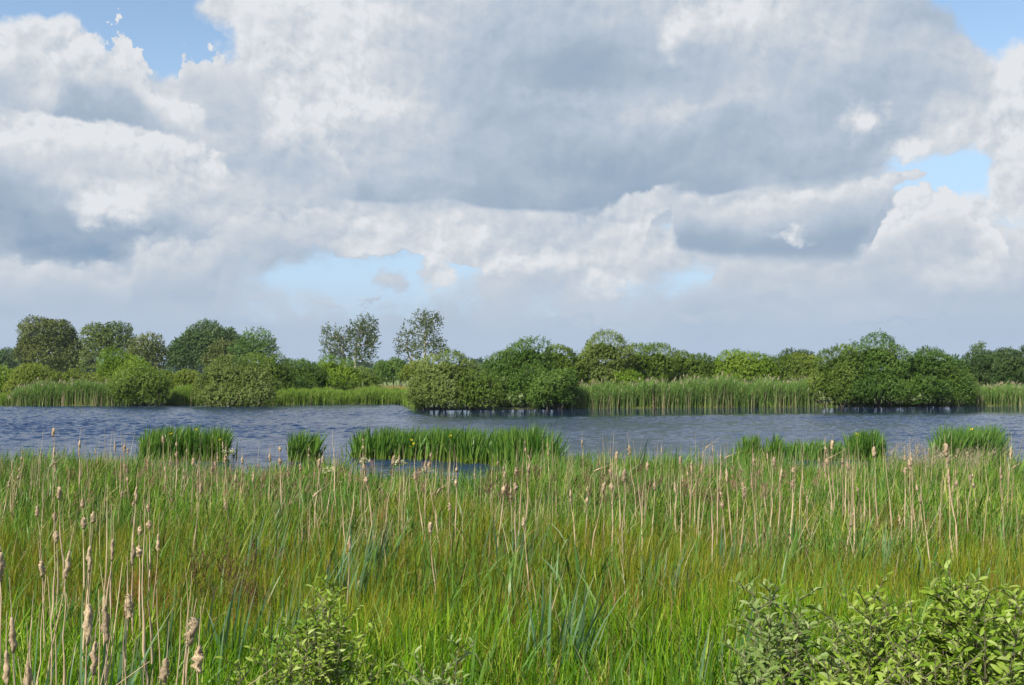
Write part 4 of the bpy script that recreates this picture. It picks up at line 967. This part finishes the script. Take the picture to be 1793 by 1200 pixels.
sallow('small pale sallow sprigs right of the left-centre sallow', 745, 4.7, [(700, 1130, 10), (745, 1112, 9), (775, 1130, 12), (800, 1105, 6)], 'near_willow_grey', .05, side=2)
# low herbs in the very front
b = scatter(rng, 2600, 3.3, 4.4); n = len(b); b[:, 2] += rng.uniform(.25, .62, n)
g = Geo()
for k in range(7):
    dr = norm(rng.normal(0, 1, (n, 3)) + [0, 0, .5])
    leaves(g, rng, b + rng.normal(0, .02, b.shape), dr, rng.normal(0, .4, (n, 3)) + [0, 0, 1], .045, .018, fold=.15)
ribbons(g, rng, b - np.array([0, 0, .3]), .3, .004, .1, .1, 2)
tag(link('low_herbs', g.mesh('low_herbs', M['near_willow'])), 'low leafy herbs along the bottom of the view', 'herbs', kind='stuff')

# ------------------------------------------------------------------ dead cattail stalks (things)
def stalk_proto(kind, seed):
    """returns list of (part name, mesh). height 1 scaled later; built 1.5 m tall"""
    rg = np.random.default_rng(seed); hgt = 1.5
    g = Geo(); n = 12; z = np.linspace(0, hgt, n)
    bx = np.cumsum(rg.normal(0, .009, n)) + .05 * (z / hgt) ** 2 * rg.normal(0, 1); by = np.cumsum(rg.normal(0, .006, n))
    if kind == 'snapped': bx = bx + np.clip(z - 1.15, 0, 1) * .9; z = z - np.clip(z - 1.15, 0, 1) * .35
    pts = np.stack([bx, by, z], -1)
    rad = np.interp(z, [0, .6, 1.1, 1.5], [.0058, .0046, .0035, .0014])
    tube(g, pts, rad, 6)
    for k in range(3):     # old leaf sheaths wrapped round the lower stem
        z0 = rg.uniform(.05, .8); i0 = np.interp(z0, z, bx)
        sp = np.array([[np.interp(q, z, bx) + .004, np.interp(q, z, by), q] for q in np.linspace(z0, min(z0 + .28, hgt - .3), 4)])
        tube(g, sp, [.007, .0085, .007, .0035], 6)
    parts = [('stem', g.mesh('cattail_stem', M['stalk'], True))]
    def head(zc, L, r):
        gh = Geo(); m_ = 9; s_ = 9
        zz = np.linspace(zc - L / 2, zc + L / 2, m_)
        pr = np.sin(np.linspace(.25, 2.95, m_)) ** .6
        ph = np.arange(s_) * 2 * np.pi / s_
        rr = r * pr[:, None] * (1 + .38 * rg.normal(0, 1, (m_, s_)))
        cx = np.interp(zz, z, bx)[:, None]; cy = np.interp(zz, z, by)[:, None]
        off = rg.normal(0, r * .3, (m_, 1))
        Vh = np.stack([cx + off + rr * np.cos(ph), cy + rr * np.sin(ph), zz[:, None] + 0 * rr], -1).reshape(-1, 3)
        i = np.arange(m_ - 1)[:, None] * s_; j = np.arange(s_)[None]; j2 = (j + 1) % s_
        q = np.stack([i + j, i + j2, i + s_ + j2, i + s_ + j], -1).reshape(-1, 4)
        caps = [np.arange(s_)[None, ::-1], (np.arange(s_) + (m_ - 1) * s_)[None]]
        gh.add(Vh, [q], .5, .5)
        for c in caps: gh.f.setdefault(s_, []).append(c)
        ht = ('seed_head', gh.mesh('cattail_head', M['head'], True))
        gf = Geo(); nf = 130; u = norm(rg.normal(0, 1, (nf, 3)))
        base = np.stack([np.interp(zc + u[:, 2] * L * .45, z, bx), np.interp(zc + u[:, 2] * L * .45, z, by), zc + u[:, 2] * L * .45], -1) + u * [r * .8, r * .8, 0]
        leaves(gf, rg, base, u + rg.normal(0, .5, u.shape) + [.4, 0, -.1], rg.normal(0, 1, u.shape), r * rg.uniform(.4, 1.0, nf), r * .2)
        return ht, ('fluff', gf.mesh('cattail_fibres', M['fluff']))
    if kind in ('fluffy', 'leaning'): parts.append(head(1.28, .11, .017))
    if kind == 'double': parts += [head(1.34, .07, .015), head(1.18, .09, .02)]
    if kind == 'slim': parts.append(head(1.24, .16, .012))
    if kind == 'burst': parts.append(head(1.36, .12, .021))
    if kind == 'snapped': parts.append(head(1.2, .10, .02))
    if kind in ('leafy', 'leaning', 'double'):
        gl = Geo(); ribbons(gl, rg, np.tile([[0, 0, .25]], (2, 1)), rg.uniform(.5, .9, 2), .014, .25, .5, 6, (.1, 0))
        parts.append(('dead_leaf', gl.mesh('dead_leaf', M['dry'])))
    return parts
KINDS = {'fluffy': 'with fluffy tan head', 'double': 'with two fluff lumps', 'slim': 'with slim head', 'burst': 'with big burst head',
         'bare': 'without a head', 'leafy': 'with curled dead leaf', 'leaning': 'leaning with fluffy head', 'snapped': 'with snapped-over top'}
PROTO = {k: [stalk_proto(k, 50 + 7 * i + j) for j in range(2)] for i, k in enumerate(KINDS)}
SP = []
# stalks read off the photograph: X, Y of top, kind, distance
for s_ in """84 938 burst 4.6|112 905 slim 6.2|122 1000 slim 4.6|160 985 slim 4.4|206 968 fluffy 4.6|216 1045 burst 4.2|248 850 leafy 5.6|243 880 bare 5.4|255 1095 fluffy 4.1|
317 1065 fluffy 4.0|36 970 bare 4.3|28 1010 leafy 4.2|60 1010 bare 4.6|104 955 bare 4.8|130 1080 slim 4.2|145 1010 leafy 4.3|190 1020 bare 4.1|205 990 leafy 4.4|270 1000 bare 4.6|
232 985 slim 4.5|120 1110 snapped 4.2|180 1090 bare 3.8|155 1000 fluffy 4.9|15 905 slim 6.4|40 905 slim 6|75 890 bare 7|98 870 double 8|140 900 slim 7|190 880 bare 7.5|215 900 slim 7|262 930 bare 6|275 1030 bare 4.6|50 1050 leafy 4.4|100 1040 bare 4.2|175 1060 slim 4.4|240 1040 leafy 4.5|300 1000 bare 5.5|335 990 bare 6|20 1080 bare 4.2|70 1090 slim 4.2|345 1130 snapped 4.2|160 1140 fluffy 3.9|198 1150 slim 3.9|285 1140 bare 4|68 935 fluffy 6.5|158 848 double 8.5|170 862 fluffy 9|109 835 burst 9.5|122 850 fluffy 9.2|
282 895 double 7.5|297 900 slim 8|104 740 burst 17|99 760 slim 15|135 748 slim 16|168 745 bare 17|200 750 bare 16|207 755 slim 17|225 760 fluffy 16|290 755 burst 17|320 760 double 16|
326 775 slim 15|348 790 burst 14|356 820 fluffy 11|365 800 slim 14|382 770 slim 15|398 775 fluffy 14|424 780 fluffy 15|440 800 slim 13|472 775 fluffy 15|240 815 slim 10|240 860 double 9|
530 765 double 14|536 790 burst 13|512 790 fluffy 14|568 775 fluffy 14|600 750 bare 16|655 785 burst 13|695 775 fluffy 14|700 790 double 12|757 780 slim 13|775 800 fluffy 12|812 800 double 12|
843 805 double 11|905 795 double 10.5|920 770 bare 12|940 780 slim 12|978 825 burst 11|1000 830 slim 11|1048 800 double 11|1080 790 leafy 12|1098 810 burst 10.5|1143 755 fluffy 14|
1060 780 burst 14|1095 795 fluffy 12|1125 785 fluffy 13|1140 770 leafy 13|1183 775 fluffy 14|1208 780 slim 13|1228 790 bare 12|1268 790 slim 12|1303 765 slim 14|1310 838 burst 10.5|
1355 788 burst 13|1372 790 slim 12|1386 775 bare 13|1402 800 double 12|1438 765 double 14|1455 760 burst 14|1492 785 fluffy 13|1508 775 fluffy 14|1555 770 burst 13|1562 785 leafy 12|
1578 790 burst 12|1590 780 double 13|1640 765 slim 13|1697 760 burst 11|1700 790 slim 11|1755 825 burst 9.5|1760 790 slim 12|1742 755 slim 14|1662 850 bare 10|1475 800 leafy 11|1410 790 bare 12|
770 900 burst 9|953 880 fluffy 9.5|636 900 slim 8.5|1210 810 leafy 11|1260 800 bare 10|1352 800 leafy 11""".replace('\n', '').split('|'):
    a = s_.split()
    if len(a) == 4: SP.append((float(a[0]), float(a[1]), a[2], float(a[3])))
rg = np.random.default_rng(77)
while len(SP) < 296:
    u_ = rg.uniform()
    X = rg.uniform(20, 620) if u_ < .36 else (rg.uniform(620, 1150) if u_ < .55 else rg.uniform(1150, 1770))
    d = rg.uniform(11, 20.5); Y = 650 + (H - rg.uniform(1.0, 1.38)) / d * F
    k = rg.choice(['fluffy', 'double', 'slim', 'bare', 'leafy', 'leaning', 'snapped', 'slim', 'bare', 'bare', 'leafy'])
    if near_shore((X - 896.5) / F) + .2 < d: continue
    SP.append((X, Y, k, d))
COLS = [(-50, 'at the far left'), (180, 'below the left iris clump'), (420, 'below the small iris clump'), (610, 'below the largest iris, left'),
        (800, 'below the largest iris, right'), (985, 'right of the largest iris'), (1150, 'left of the iris row'), (1287, 'below the spiky iris tufts'),
        (1450, 'below the rounded iris clump'), (1600, 'at the far right')]
ROWS = [(0, 'nearest'), (7.3, 'near'), (10.4, 'mid-distance'), (12.5, 'rather distant'), (15.2, 'farther'), (18, 'farthest')]
def cell(s_):
    c = max(i for i, q in enumerate(COLS) if s_[0] >= q[0]); r_ = max(i for i, q in enumerate(ROWS) if s_[3] >= q[0]); return (c, r_, s_[2])
cells = {}
for i, s_ in enumerate(SP): cells.setdefault(cell(s_), []).append(i)
for v in cells.values(): v.sort(key=lambda q: SP[q][0])
ORD = ['leftmost', 'second from left', 'third from left', 'fourth from left', 'fifth from left', 'sixth from left', 'seventh from left', 'eighth from left', 'ninth from left', 'tenth from left', 'eleventh from left', 'twelfth from left']
used = {}
first = {}
for i, (X, Y, k, d) in enumerate(SP):
    pk = (k, i % 2)
    x = wx_(X, d); z = float(ground_z(x, d)) - .05
    top = H - (Y - HY) / F * d - z
    sc = top / 1.5
    c = cell(SP[i]); v = cells[c]
    lab = f"{ROWS[c[1]][1]} dry stalk {KINDS[k]}, {COLS[c[0]][1]}" + ('' if len(v) == 1 else ', ' + ORD[min(v.index(i), 11)])
    if pk not in first:
        root = link('cattail_stalk', None)
        for part in PROTO[k][i % 2]:
            if isinstance(part[0], tuple):
                hd = link(part[0][0], part[0][1], root); link(part[1][0], part[1][1], hd)
            else: link(part[0], part[1], root)
        first[pk] = root
    else:
        src = first[pk]
        root = src.copy(); COL.objects.link(root)
        for ch in list(src.children):
            c1 = ch.copy(); COL.objects.link(c1); c1.parent = root
            for gc in ch.children:
                c2 = gc.copy(); COL.objects.link(c2); c2.parent = c1
    tilt = .075 if k != 'leaning' else .16
    lean = (rg.normal(0, tilt), rg.normal(.01, tilt))
    root.rotation_euler = (lean[0] * .6, lean[1], rg.uniform(0, 6.28) if k != 'snapped' else rg.uniform(-.6, .6))
    root.location = (x - lean[1] * top, d, z)
    root.scale = (max(.8, min(sc, 1.25)), max(.8, min(sc, 1.25)), sc)
    tag(root, lab, 'cattail stalk', 'dry cattail stalks')

# ------------------------------------------------------------------ air
hm = bpy.data.materials.new('haze'); hm.use_nodes = True; t = NT(hm.node_tree); t.n.clear()
pv_ = t.n.new('ShaderNodeVolumePrincipled'); pv_.inputs['Color'].default_value = (.72, .84, 1, 1); pv_.inputs['Density'].default_value = .00011
o_ = t.n.new('ShaderNodeOutputMaterial'); t.l.new(pv_.outputs[0], o_.inputs['Volume'])
bx_ = np.array([[x, y, z] for z in (-1.7, 30) for y in (-130, 1110) for x in (-910, 910)], float)
fb = np.array([[0, 2, 3, 1], [4, 5, 7, 6], [0, 1, 5, 4], [2, 6, 7, 3], [0, 4, 6, 2], [1, 3, 7, 5]])
tag(link('haze', mesh_np('haze', bx_, [fb], mat=hm)), 'pale haze in the summer air', 'haze', kind='stuff')
